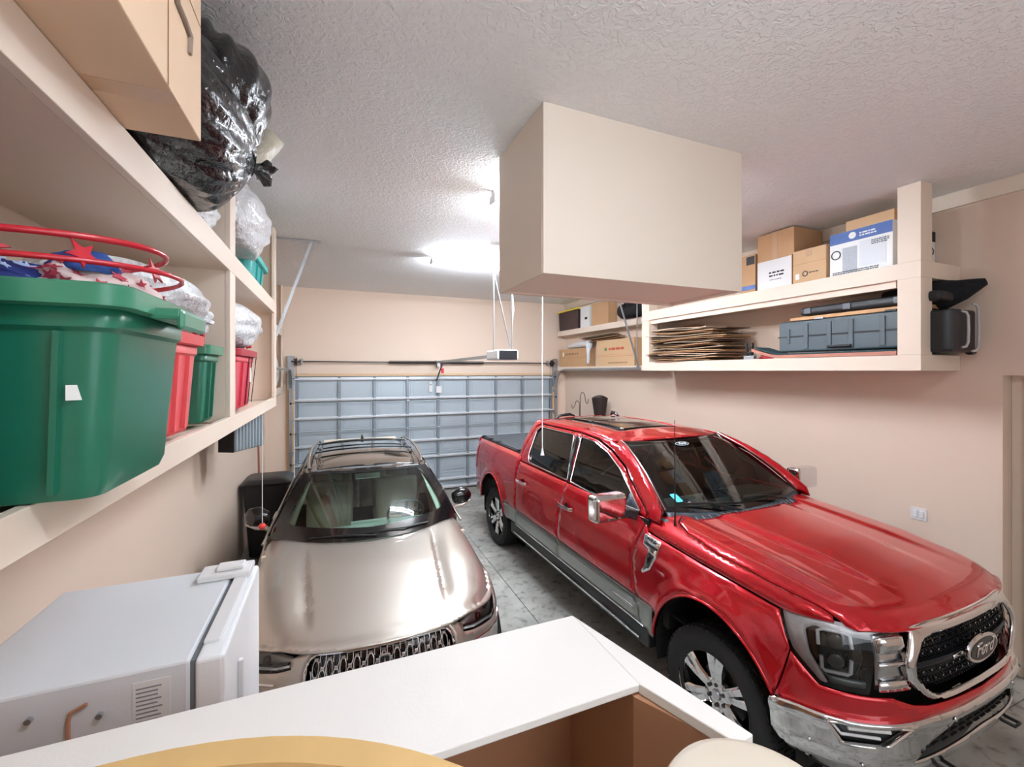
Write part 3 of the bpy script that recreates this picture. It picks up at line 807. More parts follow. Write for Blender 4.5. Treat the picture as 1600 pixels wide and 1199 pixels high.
m = MB(); m.bar((0, .02, .0), (0, .05, .2), .02, .03); m.bar((0, -.02, .0), (0, -.035, .2), .02, .03); m.box((0, 0, .07), (.03, .08, .03)); m.build('body', M_BLACK, t, bevel=.004)
m = MB(); m.box((0, 0, .02), (.05, .14, .05)); m.build('jaw', M_STEEL, t, bevel=.005)
t = thing('red_cloth', 'crumpled red cloth tucked under the curved board', 'cloth', (4.62, 3.50, 2.706))
m = MB(); m.lathe([(.0, 0), (.05, .005), (.06, .02), (.03, .045), (0, .05)], n=12); m.v = [(v[0]*.6, v[1]*1.8+.02*math.sin(v[0]*60), v[2]+.01*math.sin(v[1]*70)) for v in m.v]; m.build('cloth', mat('red_cloth', '#C33B44', .8), t, smooth=R(60)); 

# far right section contents
t = thing('storage_tote', 'dark brown tote with a yellow lid at the far end of the right shelf', 'storage bin', (5.03, 8.62, 3.503))
m = MB(); m.box((0, 0, .21), (.25, .86, .42), taper=.06); m.build('body', mat('dark_brown_plastic', '#3E2A2C', .45), t, bevel=.02)
m = MB(); m.box((0, 0, .435), (.28, .92, .035)); m.build('lid', mat('yellow_lid', '#F1DC4C', .4), t, bevel=.008)
t = carton('white carton with a small black label between the yellow lidded tote and a brown carton', 4.95, 7.78, 3.503, .20, .36, .44, M_PAPERW, flap=False, extra=lambda t, w, h, M: pm(M, [(0, .16, .10, .21)], 'black_label', M_INK, t))
carton('brown carton under the hanging box on the far right shelf', 4.95, 7.10, 3.503, .20, .60, .45, M_CARD)
t = thing('duffel_bag', 'black duffel bag next to the far right shelf post', 'bag', (5.04, 6.35, 3.503))
m = MB(); m.tube([(0, -.55, .17), (0, -.45, .18), (0, 0, .19), (0, .40, .18), (0, .5, .16)], [.08, .14, .16, .14, .07], 14); m.build('body', mat('black_nylon', '#14131A', .6, bump=(20, .3, .01)), t, smooth=R(70))
MB().tube([(-.14, -.2, .25), (-.17, -.1, .33), (-.17, .1, .33), (-.14, .2, .25)], .012, 6).build('handle', M_BLACK, t, smooth=R(60))
def redtext(t, w, h, M):
    print_lines(M, -.18, .30, h*.60, .045, 21, 1, 'red_words', mat('red_print', '#C75A43', .7), t)
    pm(M, [(-w/2, h*.42, w/2, h*.425), (-w/2, h*.36, w/2, h*.368)], 'red_line', mat('red_print_line', '#C75A43', .7), t)
    print_lines(M, -.32, -.24, h*.58, .06, 22, 1, 'green_mark', mat('green_print', '#5E8A58', .7), t)
    print_lines(M, -.2, .4, .05, .02, 23, 1, 'small_words', M_CARD3, t)
carton('tall brown carton printed in red on the lowest far right shelf', 4.945, 6.30, 2.662, .215, 1.20, .51, M_CARD2, extra=redtext, flap=False)
carton('low brown carton under a white plastic bag on the lowest far right shelf', 4.945, 7.90, 2.662, .215, 1.18, .40, M_CARD, flap=False, extra=lambda t, w, h, M: (print_lines(M, -.3, .3, .26, .045, 31, 1, 'printed_words', M_CARD3, t), pm(M, [(-w/2, .2, w/2, .205)], 'seam_line', M_CARD3, t), pm(M, [(-.42, .24, -.37, .33)], 'white_mark', M_PAPERW, t)))
M_BAG = mat('white_bag_film', '#E4E6E9', .33, bump=(16, 1.0, .045), spec=.6)
_b = M_BAG.node_tree.nodes['Principled BSDF']; _b.inputs['Subsurface Weight'].default_value = .0; _b.inputs['Coat Weight'].default_value = .3
t = thing('plastic_bag', 'crumpled white plastic bag draped on the low brown carton, far right shelf', 'bag', (5.03, 8.25, 3.07))
m = MB(); m.tube([(0, .55, .05), (0, .2, .075), (0, -.2, .08), (-.04, -.42, .07), (-.11, -.48, -.1), (-.115, -.48, -.35)], [.03, .07, .08, .085, .04, .03], 12); m.build('film', M_BAG, t, smooth=R(80))
for k in range(4):
    m = MB(); m.box((0, 0, .005), (.20, rr.uniform(1.0, 1.4), .008)); o = m.build('flattened_box', cards[k]); o.location = (5.04, 7.3+.1*k, 3.20+.028*k); o.rotation_euler = (-.025, 0, .01*k)
    if k == 0: o.location.z = 3.185
    tag(o, 'flattened cardboard sheet wedged under the upper board of the far right shelf', 'cardboard', 'cardboard sheets under the far right board')

# ---------------- left shelf contents ----------------
def rr_ring(L, W, r, z, n=6, cx_=0, cy_=0):
    out = []
    for (sx, sy, a0) in ((1, 1, 0), (-1, 1, 90), (-1, -1, 180), (1, -1, 270)):
        for k in range(n+1):
            a = R(a0+90*k/n); out.append((cx_+sx*(W/2-r)+r*math.cos(a), cy_+sy*(L/2-r)+r*math.sin(a), z))
    return out
def loft(rings, cap0=True, cap1=False, mb=None, mi=0):
    mb = mb or MB(); n = len(rings[0]); vs = [p for r_ in rings for p in r_]; fs = []
    for i in range(len(rings)-1):
        for k in range(n):
            l = (k+1) % n; fs.append((i*n+k, i*n+l, (i+1)*n+l, (i+1)*n+k))
    if cap0: fs.append(tuple(range(n-1, -1, -1)))
    if cap1: fs.append(tuple((len(rings)-1)*n+k for k in range(n)))
    return mb.add(vs, fs, mi)
def tote(label, x, y, z, L, W, H, mt, rim, taper=.14, group=None, rz=0, ribs=(-.17, .17), name='storage_tote', lid=None):
    t = thing(name, label, 'storage bin', (x, y, z), rz, group)
    rg = []
    for h, k in ((0, .97), (.03, 1.0)):
        s = 1-taper*(1-h/H); rg.append(rr_ring(L*s*k, W*s*k, .07*min(1, L), h))
    for h in (H*.35, H*.78): s = 1-taper*(1-h/H); rg.append(rr_ring(L*s, W*s, .08*min(1, L), h))
    s = 1-taper*.2; rg.append(rr_ring(L*s+.018, W*s+.018, .085*min(1, L), H*.80)); rg.append(rr_ring(L+.01, W+.01, .09*min(1, L), H-.04))
    loft(rg).build('body', mt, t, smooth=R(40), solid=.004)
    r = loft([rr_ring(L+.012, W+.012, .09*min(1, L), H-.055), rr_ring(L+.055, W+.055, .10*min(1, L), H-.05), rr_ring(L+.06, W+.06, .10*min(1, L), H-.005), rr_ring(L+.05, W+.05, .10*min(1, L), H), rr_ring(L+.0, W+.0, .09*min(1, L), H), rr_ring(L-.01, W-.01, .09*min(1, L), H-.03)], False)
    r.build('rim', rim, t, smooth=R(35))
    if ribs:
        for yy in [q*L for q in ribs]:
            for sx in (-1, 1):
                m = MB()
                s0 = 1-taper*.95; s1 = 1-taper*.25
                m.bar((sx*(W/2*s0+.001), yy*s0, .02), (sx*(W/2*s1+.001), yy*s1, H*.78), .012, .03, up=(1, 0, 0))
                m.build('rib', mt, t)
    for sy in (-1, 1):
        m = MB()
        m.box((0, sy*(L/2+.05), H-.045), (W*.42, .075, .03)); m.box((0, sy*(L/2+.083), H-.06), (W*.42, .018, .05))
        m.build('handle', rim, t, bevel=.01)
    if lid: loft([rr_ring(L+.07, W+.07, .10*min(1, L), H-.02), rr_ring(L+.07, W+.07, .10*min(1, L), H+.01), rr_ring(L-.03, W-.03, .08*min(1, L), H+.02)], True, True).build('lid', lid, t, smooth=R(35))
    return t
M_GREEN = mat('green_plastic', '#1C6E55', .36, coat=.15, noise=(2, .06)); M_GREENR = mat('green_rim', '#3F8A6C', .33, coat=.15)
t = tote('huge dark green tote heaped with starry cloth, nearest on the left shelf', -.785, 1.50, 2.276, .645, .50, .490, M_GREEN, M_GREENR, taper=.12, rz=R(90), ribs=(.10, -.36))
m = MB(); m.box((-.2315, -.257, .245), (.004, .05, .034), rot=R(25)); m.build('sticker', M_PAPERW, t)
# starry cloth heaped in the tote
M_STARW = mat('white_star_cloth', '#EDD8D6', .8); M_STARB = mat('blue_star_cloth', '#182C78', .75); M_REDW = mat('red_enamel', '#C01F30', .3, coat=.4)
def star(m, c, r, M=None, th=.004):
    P = []
    for k in range(10):
        a = PI/2+k*PI/5; q = r if k % 2 == 0 else r*.42; P.append((q*math.cos(a), q*math.sin(a)))
    m.prism(P, th, M)
def heap(name, label, cat, cx_, cy_, cz, rx, ry, rz_, mt, smt, seed, ns):
    t = thing(name, label, cat, (cx_, cy_, cz)); r_ = random.Random(seed)
    ph = [r_.uniform(0, 6) for _ in range(6)]
    def P(a, e):
        k = 1+.06*math.sin(5*a+ph[0])+.05*math.sin(9*a+7*e+ph[1])+.035*math.sin(14*e+3*a+ph[2])
        return Vector((rx*math.cos(a)*math.cos(e)*k, ry*math.sin(a)*math.cos(e)*k, rz_*math.sin(e)*k))
    m = MB(); NA, NE = 48, 14; vs = []; fs = []
    for j in range(NE+1):
        for i in range(NA): vs.append(P(2*PI*i/NA, -.2+(PI/2+.2)*j/NE))
    for j in range(NE):
        for i in range(NA): fs.append((j*NA+i, j*NA+(i+1) % NA, (j+1)*NA+(i+1) % NA, (j+1)*NA+i))
    m.add(vs, fs); m.build('cloth', mt, t, smooth=R(80))
    s = MB()
    for k in range(ns):
        a = r_.uniform(-2.6, .9); e = r_.uniform(.0, 1.0); p = P(a, e); d1 = (P(a+.02, e)-p).normalized(); d2 = (P(a, e+.02)-p).normalized()
        z = d1.cross(d2).normalized()
        if z.dot(p) < 0: z = -z
        x = d1; y = z.cross(x)
        p = p+z*.002
        M = Matrix(((x[0], y[0], z[0], p[0]+z[0]*.0), (x[1], y[1], z[1], p[1]+z[1]*.0), (x[2], y[2], z[2], p[2]+z[2]*.0), (0, 0, 0, 1))) @ Matrix.Rotation(r_.uniform(0, 3), 4, 'Z')
        star(s, None, r_.uniform(.012, .020), M, .002)
    s.build('printed_stars', smt, t)
    return t
heap('folded_cloth', 'blue cloth with pale stars heaped in the green tote', 'cloth', -.84, 1.42, 2.745, .26, .20, .10, M_STARB, mat('pale_star', '#AFC4E6', .7), 2, 40)
heap('folded_cloth', 'pinkish white cloth with red stars heaped in the green tote', 'cloth', -.62, 1.54, 2.745, .16, .20, .11, M_STARW, mat('red_star', '#C2475A', .7), 5, 40)
heap('folded_cloth', 'plain blue rolled cloth showing through the red wire rings', 'cloth', -.60, 1.46, 2.83, .07, .06, .05, mat('mid_blue_cloth', '#274E96', .7), M_STARW, 9, 0)
t = thing('wire_basket', 'red wire hoops with star cut-outs lying on the starry cloth in the green tote', 'wire basket', (-.80, 1.48, 2.80))
def ring(cx_, cy_, cz, rx, ry, tilt, r=.007):
    pts = []
    for k in range(48):
        a = 2*PI*k/48; x = rx*math.cos(a); pts.append((cx_+x*math.cos(tilt), cy_+ry*math.sin(a), cz+x*math.sin(tilt)))
    return pts
MB().tube(ring(0, .0, .060, .36, .25, R(5)), .008, 6, closed=True).build('hoop', M_REDW, t, smooth=R(60))
MB().tube(ring(0.03, .02, .012, .36, .27, R(3)), .007, 6, closed=True).build('hoop', M_REDW, t, smooth=R(60))
for (x, y, z, r_, a) in ((-.10, -.245, .035, .045, .3), (.12, -.232, .036, .042, .9), (.26, -.18, .04, .036, .5), (.35, -.04, .035, .036, .2)):
    s = MB(); star(s, None, r_, Matrix.Translation((x, y, z)) @ Matrix.Rotation(math.atan2(y, x)+PI/2, 4, 'Z') @ Matrix.Rotation(R(75), 4, 'X') @ Matrix.Rotation(a, 4, 'Z'), .004); s.build('star_plate', M_REDW, t)

def bag(label, x, y, z, rx, ry, rz_, mt, neck=(0, 1, 0), tie=None, seed=1, group=None, name='trash_bag', pleats=17, amp=.05, lift=0):
    """knotted plastic sack: an ellipsoid gathered in pleats towards the neck direction"""
    t = thing(name, label, 'bag', (x, y, z), group=group); r_ = random.Random(seed)
    N = Vector(neck).normalized(); q = N.to_track_quat('Z', 'Y').to_matrix(); ph = [r_.uniform(0, 6) for _ in range(8)]
    m = MB(); NA, NE = 96, 36; vs = []; fs = []
    for j in range(NE+1):
        u = j/NE; th_ = PI*u
        for i in range(NA):
            a = 2*PI*i/NA
            s = math.sin(th_)
            g = max(0, 1-u*2.2)            # 1 near the neck
            k = 1+amp*(1-.6*u)*math.sin(pleats*a+ph[0]+2*math.sin(3*th_+ph[6]))*(.35+g)+.05*math.sin(3*a+ph[1]+4*u)+.04*math.sin(5*a+9*u+ph[2])+.02*math.sin(11*a-13*u+ph[3])
            p = Vector((s*math.cos(a)*k, s*math.sin(a)*k, math.cos(th_)*(1+.08*math.sin(4*a+ph[4])*s)))
            if u < .12: p *= (1+.10*(.12-u)/.12)
            p = q @ p; vs.append((p.x*rx, p.y*ry, max(p.z*rz_, -rz_*.86)+rz_*.86+lift))
    for j in range(NE):
        for i in range(NA): fs.append((j*NA+i, j*NA+(i+1) % NA, (j+1)*NA+(i+1) % NA, (j+1)*NA+i))
    m.add(vs, fs); m.build('sack', mt, t, smooth=R(75))
    tip = Vector((N.x*rx*1.08, N.y*ry*1.08, N.z*rz_*1.08+rz_*.86+lift))
    k_ = MB(); n2 = 20; rings = []
    for (d, rad) in ((-.02, .03), (0, .022), (.03, .03), (.06, .055), (.085, .05)):
        ring_ = []
        for i in range(n2):
            a = 2*PI*i/n2; ra = rad*(1+.35*math.sin(6*a+ph[5])*(1 if d > .01 else .2)); v = q @ Vector((ra*math.cos(a), ra*math.sin(a), d+.012*math.sin(3*a)*(d > .04))); ring_.append(tuple(tip+v))
        rings.append(ring_)
    loft(rings, False, False, k_).build('knot', mt, t, smooth=R(80), solid=.002)
    if tie:
        c = tip; MB().tube([c+Vector((.0, .0, 0)), c+Vector((.03, .03, -.05)), c+Vector((.02, .06, -.13)), c+Vector((-.0, .05, -.14)), c+Vector((-.01, .02, -.06)), c], [.012, .014, .014, .012, .012, .01], 6).build('red_tie', tie, t, smooth=R(60))
    return t
M_REDTIE = mat('red_drawstring', '#D9304A', .4)
M_BBAG = mat('black_bag_film', '#0C0D10', .2, bump=(7, 1.0, .05), spec=.7, coat=.3)
tote('translucent red tote between the green ones on the left shelf', -.86, 2.43, 2.276, .48, .42, .47, mat('red_plastic', '#E0585C', .35, coat=.2, noise=(3, .1)), mat('red_rim', '#D9454E', .35), taper=.14)
tote('dark green tote just before the left shelf divider', -.88, 3.03, 2.276, .30, .42, .44, M_GREEN, M_GREENR, taper=.12)
t = tote('pink red wire-edged tote in the far bay of the left shelf', -.88, 4.02, 2.276, .78, .44, .46, mat('pink_red_plastic', '#D23A50', .35, coat=.2), mat('red_rim_dark', '#A8263A', .4), taper=.14)
m = MB()
for yy in (.05, .20, .39):
    m.bar((.205, yy*.86, .02), (.238, yy, .44), .006, .006)
m.build('wire_edge', M_BLACK, t)
MB().b2((.222, .14, .2), (.228, .2, .32)).build('sticker', M_PAPERW, t)
bag('white plastic bag with a long red tie slumped over the red tote', -.84, 2.42, 2.765, .26, .56, .145, M_BAG, (.35, .93, -.12), M_REDTIE, 3, pleats=15)
bag('white plastic bag with red tie on the pink red tote, left shelf', -.86, 4.12, 2.755, .28, .66, .20, M_BAG, (.25, .97, 0), M_REDTIE, 6, pleats=15)
bag('round white plastic bag with red tie on the teal tote, upper left shelf', -.80, 4.05, 3.52, .31, .62, .29, M_BAG, (.15, .95, .25), mat('red_print_tie', '#C9402F', .5), 8, pleats=19)
t = tote('teal tote under a round white bag on the upper left shelf', -.85, 4.62, 3.35, .75, .40, .25, mat('teal_plastic', '#2FA9A5', .35, coat=.2), mat('teal_rim', '#3DBDB8', .35), taper=.1)
bag('flat white plastic bag under the black bag on the upper left shelf', -.86, 2.93, 3.35, .24, .29, .17, M_BAG, (.3, .9, .0), None, 4)
t = bag('big glossy black trash bag bulging off the upper left shelf', -.66, 2.30, 3.36, .30, .52, .36, M_BBAG, (.80, .55, -.08), None, 11, pleats=23, amp=.07)
# upper lobe and pale film of the same bag
m = MB(); NA, NE = 72, 24; vs = []; fs = []
for j in range(NE+1):
    th_ = PI*j/NE
    for i in range(NA):
        a = 2*PI*i/NA; k = 1+.05*math.sin(15*a+3*th_)*(1-.5*j/NE)+.06*math.sin(3*a+2*th_)
        vs.append((.12+.25*math.sin(th_)*math.cos(a)*k, .10+.36*math.sin(th_)*math.sin(a)*k, .52-.02*math.cos(a)+.24*math.cos(th_)*k))
for j in range(NE):
    for i in range(NA): fs.append((j*NA+i, j*NA+(i+1) % NA, (j+1)*NA+(i+1) % NA, (j+1)*NA+i))
m.add(vs, fs).build('upper_lobe', M_BBAG, t, smooth=R(75))
m = MB(); m.tube([(.24, .36, .36), (.29, .42, .42), (.31, .48, .50), (.29, .50, .55)], [.03, .06, .075, .03], 12); m.v = [(v[0]+.01*math.sin(v[2]*90), v[1], v[2]+.012*math.sin(v[1]*80)) for v in m.v]
m.build('pale_liner', mat('pale_film', '#C9C1AC', .35, bump=(20, .6, .02)), t, smooth=R(75))
# large carton on the near end of the upper shelf
t = thing('cardboard_box', 'huge peach coloured carton with a slot handle overhanging the upper left shelf', 'box', (-.42-.35, 1.29, 3.348))
M_BIGC = mat('peach_cardboard', '#DFC1A2', .8, noise=(4, .05))
MB().box((0, 0, .38), (.70, .94, .76)).build('body', M_BIGC, t, bevel=.004)
MB().box((0, .22, -.0008), (.70, .07, .001)).build('packing_tape', M_TAPE, t)
m = MB(); m.b2((.351, .15, .0), (.352, .155, .76)); m.b2((.3505, -.46, .38), (.3515, .46, .383)); m.build('flap_seam', M_CARD3, t)
P = rnd([(.04, .10), (.045, .20), (-.17, .44), (-.22, .44), (-.22, .42), (-.18, .41), (.02, .19), (.02, .10)], .02, 4)
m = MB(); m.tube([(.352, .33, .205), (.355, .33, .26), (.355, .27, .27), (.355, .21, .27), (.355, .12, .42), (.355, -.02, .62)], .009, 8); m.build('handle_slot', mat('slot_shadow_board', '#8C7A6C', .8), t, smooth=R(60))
# corner shelf odds
bag('small clear plastic bag on the far left corner shelf', -1.02, 8.55, 2.275, .11, .30, .32, M_BAG, (0, 0, 1), None, 15)
carton('brown carton on the far left corner shelf above the track', -1.14, 6.2, 3.345, .20, .9, .45, M_CARD, flap=False)

# ---------------- things on the walls and floor ----------------
def plate(name, label, y, z, w_, h_, cat, toggles=1):
    t = thing(name, label, cat, (XR, y, z))
    MB().box((-.004, 0, 0), (.008, w_, h_)).build('plate', M_WHITE, t, bevel=.002)
    for k in range(toggles):
        yy = (k-(toggles-1)/2)*.046; MB().box((-.010, yy, 0), (.012, .030, h_*.55)).build('rocker', M_WHITE, t, bevel=.002)
plate('light_switch', 'white double switch plate on the right wall over the red hood', 2.345, 1.20, .122, .115, 'switch', 2)
plate('wall_outlet', 'small white outlet just above the far edge of the red hood', 3.42, 1.24, .10, .11, 'outlet', 1)
# trash can
t = thing('wheelie_bin', 'black wheeled trash bin against the left wall behind the SUV mirror', 'trash bin', (-.865, 6.95, 0))
loft([rr_ring(.44, .42, .05, .05), rr_ring(.50, .50, .06, .6), rr_ring(.56, .555, .06, 1.00)]).build('body', M_BLACK, t, smooth=R(40))
loft([rr_ring(.60, .60, .06, 1.00), rr_ring(.62, .61, .06, 1.04), rr_ring(.50, .50, .08, 1.085)], True, True).build('lid', M_BLACK, t, smooth=R(40))
MB().cyl((-.2, .33, .98), (.2, .33, .98), .018, 12).build('handle_bar', M_BLACK, t, smooth=R(40))
for s in (-1, 1): MB().cyl((s*.20, .22, .10), (s*.25, .22, .10), .10, 20).build('wheel', M_RUBBER, t, smooth=R(40))
# ribbed box hung under the shelf
t = thing('ribbed_box', 'black ended silver ribbed box hanging under the far part of the left shelf', 'box', (-.90, 4.86, 1.78), R(-28))
m = MB(); m.b2((-.16, .012, 0), (0, .433, .385)); m.build('housing', mat('grey_sheet_metal', '#8F9AA2', .4, .5), t, bevel=.005)
m = MB()
for k in range(9): m.b2((-.002, .030+k*.045, .01), (.010, .050+k*.045, .375))
m.build('ribs', mat('silver_ribs', '#B9C7D0', .35, .5), t, bevel=.003, seg=1)
m = MB(); m.b2((-.16, 0, 0), (0, .012, .385)); m.build('end_cap', M_BLACK, t)
t = thing('broom', 'brown wooden pole leaning in the left corner behind the trash bin', 'broom', (-1.05, 7.4, 0))
MB().tube([(.02, .0, .03), (-.08, .5, 1.65)], .014, 8).build('handle', mat('brown_wood', '#8A4B33', .5), t, smooth=R(50))
m = MB(); m.box((.02, 0, .06), (.28, .06, .10)); m.build('brush', M_BLACK, t, bevel=.01)
# shepherd hook pole and scoop behind the truck
M_IRON = mat('brown_iron', '#4A3A30', .6, .3)
t = thing('shepherd_hook', 'thin brown double shepherd hook standing by the right wall behind the truck', 'hook pole', (4.83, 7.95, 0))
a = [(0, 0, 0), (0, 0, 1.95)]
for k in range(1, 10): an = PI*k/9; a.append((.06-.06*math.cos(an), -.02*0, 1.98+.13*math.sin(an)))
a += [(.14, 0, 1.90), (.165, 0, 1.86), (.19, 0, 1.89), (.20, 0, 1.96)]
MB().tube(a, .008, 6).build('pole', M_IRON, t, smooth=R(60))
b = [(-.02, 0, .1), (-.02, 0, 1.82)]
for k in range(1, 8): an = PI*k/7; b.append((-.07+.05*math.cos(an), 0, 1.86+.07*math.sin(an)))
b += [(-.15, 0, 1.80), (-.18, 0, 1.77), (-.20, 0, 1.80), (-.20, 0, 1.86)]
MB().tube(b, .007, 6).build('hook', M_IRON, t, smooth=R(60))
t = thing('scoop_shovel', 'dark scoop shovel stood blade up behind the truck roof', 'shovel', (4.90, 7.32, 0.0), R(-124))
m = MB(); vs = []; fs = []; NU, NV = 12, 10
for j in range(NV+1):
    v = j/NV; hw = .10+.06*v
    for i in range(NU+1):
        u = i/NU*2-1; vs.append((.04*(u*u)*-1-.0+.05*(1-v)*0, -.0+u*hw, 1.60+v*.42+(.06*(1-u*u) if j == NV else .06*(1-u*u)*v)))
for j in range(NV):
    for i in range(NU): q = j*(NU+1)+i; fs.append((q, q+1, q+NU+2, q+NU+1))
m.v += [(x, y, z) for x, y, z in vs]; m.f += fs; m.m += [0]*len(fs)
m.build('blade', mat('dark_shovel_steel', '#3B3230', .35, .6), t, smooth=R(60), solid=.006, recalc=False)
MB().cyl((0, 0, .02), (0, 0, 1.6), .018, 10).build('shaft', M_IRON, t, smooth=R(50))

# ---------------- freezer, counter and landing things ----------------
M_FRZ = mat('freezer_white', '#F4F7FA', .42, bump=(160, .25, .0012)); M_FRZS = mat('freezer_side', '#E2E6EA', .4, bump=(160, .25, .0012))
t = thing('freezer', 'tall white freezer with its door to the right, below the left shelf', 'freezer', (-.66, 1.90, 0))
FW = .67; y0, y1 = -.33, .34
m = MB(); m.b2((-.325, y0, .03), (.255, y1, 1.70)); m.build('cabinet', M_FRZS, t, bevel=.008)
m = MB(); m.b2((.268, y0, .04), (.345, y1, 1.695)); m.build('door', M_FRZ, t, bevel=.012, seg=3)
m = MB(); m.b2((.255, y0+.01, .05), (.268, y1-.01, 1.69)); m.build('gasket', mat('grey_gasket', '#6E7276', .8), t)
m = MB(); m.b2((.14, y1-.13, 1.70), (.33, y1-.01, 1.725)); m.b2((.20, y1-.10, 1.725), (.30, y1-.03, 1.74)); m.build('hinge_cover', M_WHITE, t, bevel=.006)
m = MB(); m.b2((.272, y0+.08, 1.695), (.318, y1-.10, 1.706)); m.build('door_top_cap', M_WHITE, t, bevel=.003)
m = MB(); m.b2((.12, y0-.0015, 1.48), (.21, y0, 1.665)); m.build('rating_label', M_PAPERW, t)
m = MB()
for k in range(13): m.b2((.128, y0-.0022, 1.50+k*.012), (.128+random.uniform(.05, .074), y0-.0014, 1.504+k*.012))
m.build('label_print', mat('grey_ink', '#8A8C92', .6), t)
m = MB(); m.tube([(-.02, y0-.004, 1.35), (-.02, y0-.004, 1.60), (-.015, y0-.006, 1.625), (.02, y0-.006, 1.64)], .0055, 6); m.build('rust_streak', mat('rusty_screw', '#B98468', .6), t)
MB().cyl((-.10, y0, 1.63), (-.10, y0-.012, 1.63), .008, 10).build('screw', M_STEEL, t)
MB().cyl((.048, y0, 1.60), (.048, y0-.012, 1.60), .008, 10).build('screw', M_STEEL, t)
MB().b2((.3445, -.13, 1.3), (.36, -.11, 1.55)).build('door_handle', M_FRZS, t, bevel=.004)

# cabinet that walls the landing: top at 1.72
CT = 1.72; hh = CAM_Z-CT
cx1 = .765; cy0, cy1 = .953, 1.309
M_CTOP = mat('cream_cabinet_top', '#F1EDE8', .5, bump=(110, .3, .0015)); M_CIN = mat('tan_cabinet_inside', '#A97C5C', .6)
t = thing('storage_cabinet', 'open cream topped cabinet spanning the bottom of the view in front of the cars', 'cabinet', (0, 1.13, 0))
def L_(a, b): return (a[0], a[1]-1.13, a[2]), (b[0], b[1]-1.13, b[2])
MB().b2(*L_((-1.19, cy0, CT-.022), (cx1, cy1, CT))).build('top', M_CTOP, t, bevel=.003)
m = MB(); m.b2(*L_((-1.19, cy1-.02, .0), (cx1, cy1, CT-.023))); m.build('back_panel', M_CIN, t)
m = MB(); m.b2(*L_((-1.19, cy0+.0, .0), (-1.17, cy1-.02, CT-.023))); m.build('side_panel', M_CIN, t)
m = MB(); m.b2(*L_((-1.17, cy0+.01, 1.18), (cx1-.02, cy1-.02, 1.20))); m.build('inner_shelf', M_CIN, t)
# splayed right side with a painted cap
P = [(cx1, cy1), (.905, .72), (.85, .715), (cx1+.0, cy0-.0)]
P = [(p[0], p[1]-1.13) for p in P]
MB().prism(P, .028, Matrix.Translation((0, 0, CT-.028))).build('side_cap', M_CTOP, t, bevel=.003)
P2 = [(cx1, cy1-.02), (.895, .73), (.86, .73), (cx1-.02, cy0+.0), (cx1-.02, cy1-.02)]
P2 = [(p[0], p[1]-1.13) for p in P2]
MB().prism(P2, CT-.029, None).build('side_panel', M_CIN, t)
# landing behind the counter
w = MB(); w.b2((XL, YB, 0), (1.15, .70, 1.15)); struct('floor_landing', w, M_FLOOR)
M_BRASS = mat('aged_brass', '#D2AF76', .42, .25, noise=(9, .22), bump=(25, .3, .003)); M_TBL = mat('purple_brown_leather', '#6E4A47', .6, noise=(8, .15))
TC = (-.194, .069)
t = thing('round_table', 'round brown table with a wide worn brass rim at the bottom edge of the view', 'table', (TC[0], TC[1], 1.15))
hT = 2.22-1.15
MB().lathe([(.394, hT-.03), (.422, hT-.035), (.427, hT-.006), (.424, hT), (.398, hT-.002), (.394, hT-.010)], n=96).build('brass_rim', M_BRASS, t, smooth=R(50))
MB().lathe([(0, hT-.03), (.395, hT-.03), (.395, hT-.010), (0, hT-.012)], n=64).build('table_top', M_TBL, t, smooth=R(50))
MB().lathe([(0, .0), (.24, 0), (.24, .02), (.05, .05), (.035, .3), (.045, .6), (.035, hT-.06), (.12, hT-.03), (0, hT-.03)], n=32).build('pedestal', M_BRASS, t, smooth=R(50))
M_CREAM = mat('cream_vinyl', '#DBD0BE', .45)
t = thing('round_stool', 'cream round topped stool at the bottom edge in front of the truck wheel', 'stool', (.727, .556, 1.24))
MB().lathe([(0, .526), (.11, .526), (.150, .522), (.167, .516), (.177, .500), (.179, .44), (.170, .42), (0, .41)], n=64).build('seat', M_CREAM, t, smooth=R(60))
MB().lathe([(.14, -.09), (.15, -.09), (.15, -.07), (.06, .04), (.05, .38), (.13, .41), (0, .41)], n=32).build('pedestal', M_CREAM, t, smooth=R(40))
# ---------------- vehicle materials ----------------
M_RED = mat('red_metallic_paint', '#C00318', .26, .50, coat=1.0)
M_GRAY = mat('stone_grey_paint', '#8C918C', .32, .45, coat=.8)
M_CHROME = mat('chrome', '#E6E6E8', .06, 1.0)
M_CHROME2 = mat('satin_chrome', '#CFCFD2', .22, 1.0)
M_TRIMB = mat('black_trim', '#17181A', .45)
M_GLOSSB = mat('gloss_black', '#0B0B0D', .08, coat=.6)
M_CAVE = mat('wheel_arch_black', '#0A0A0A', .9)
M_GLS = glass('windscreen_glass', '#DDE8E2', .93)
M_GLST = glass('tinted_glass', '#39413F', .42)
M_LENS = glass('lamp_lens', '#F2F4F6', .92)
M_TIRE = mat('tyre_rubber', '#232425', .8, bump=(120, .2, .002))
M_LAMPB = mat('lamp_silver', '#F2EEEE', .3, .15)
M_DRL = mat('lamp_white_strip', '#F3F1F1', .25)
M_DASH = mat('dark_dashboard', '#59635F', .7)
M_SEATD = mat('dark_seat', '#3A3B3B', .7)

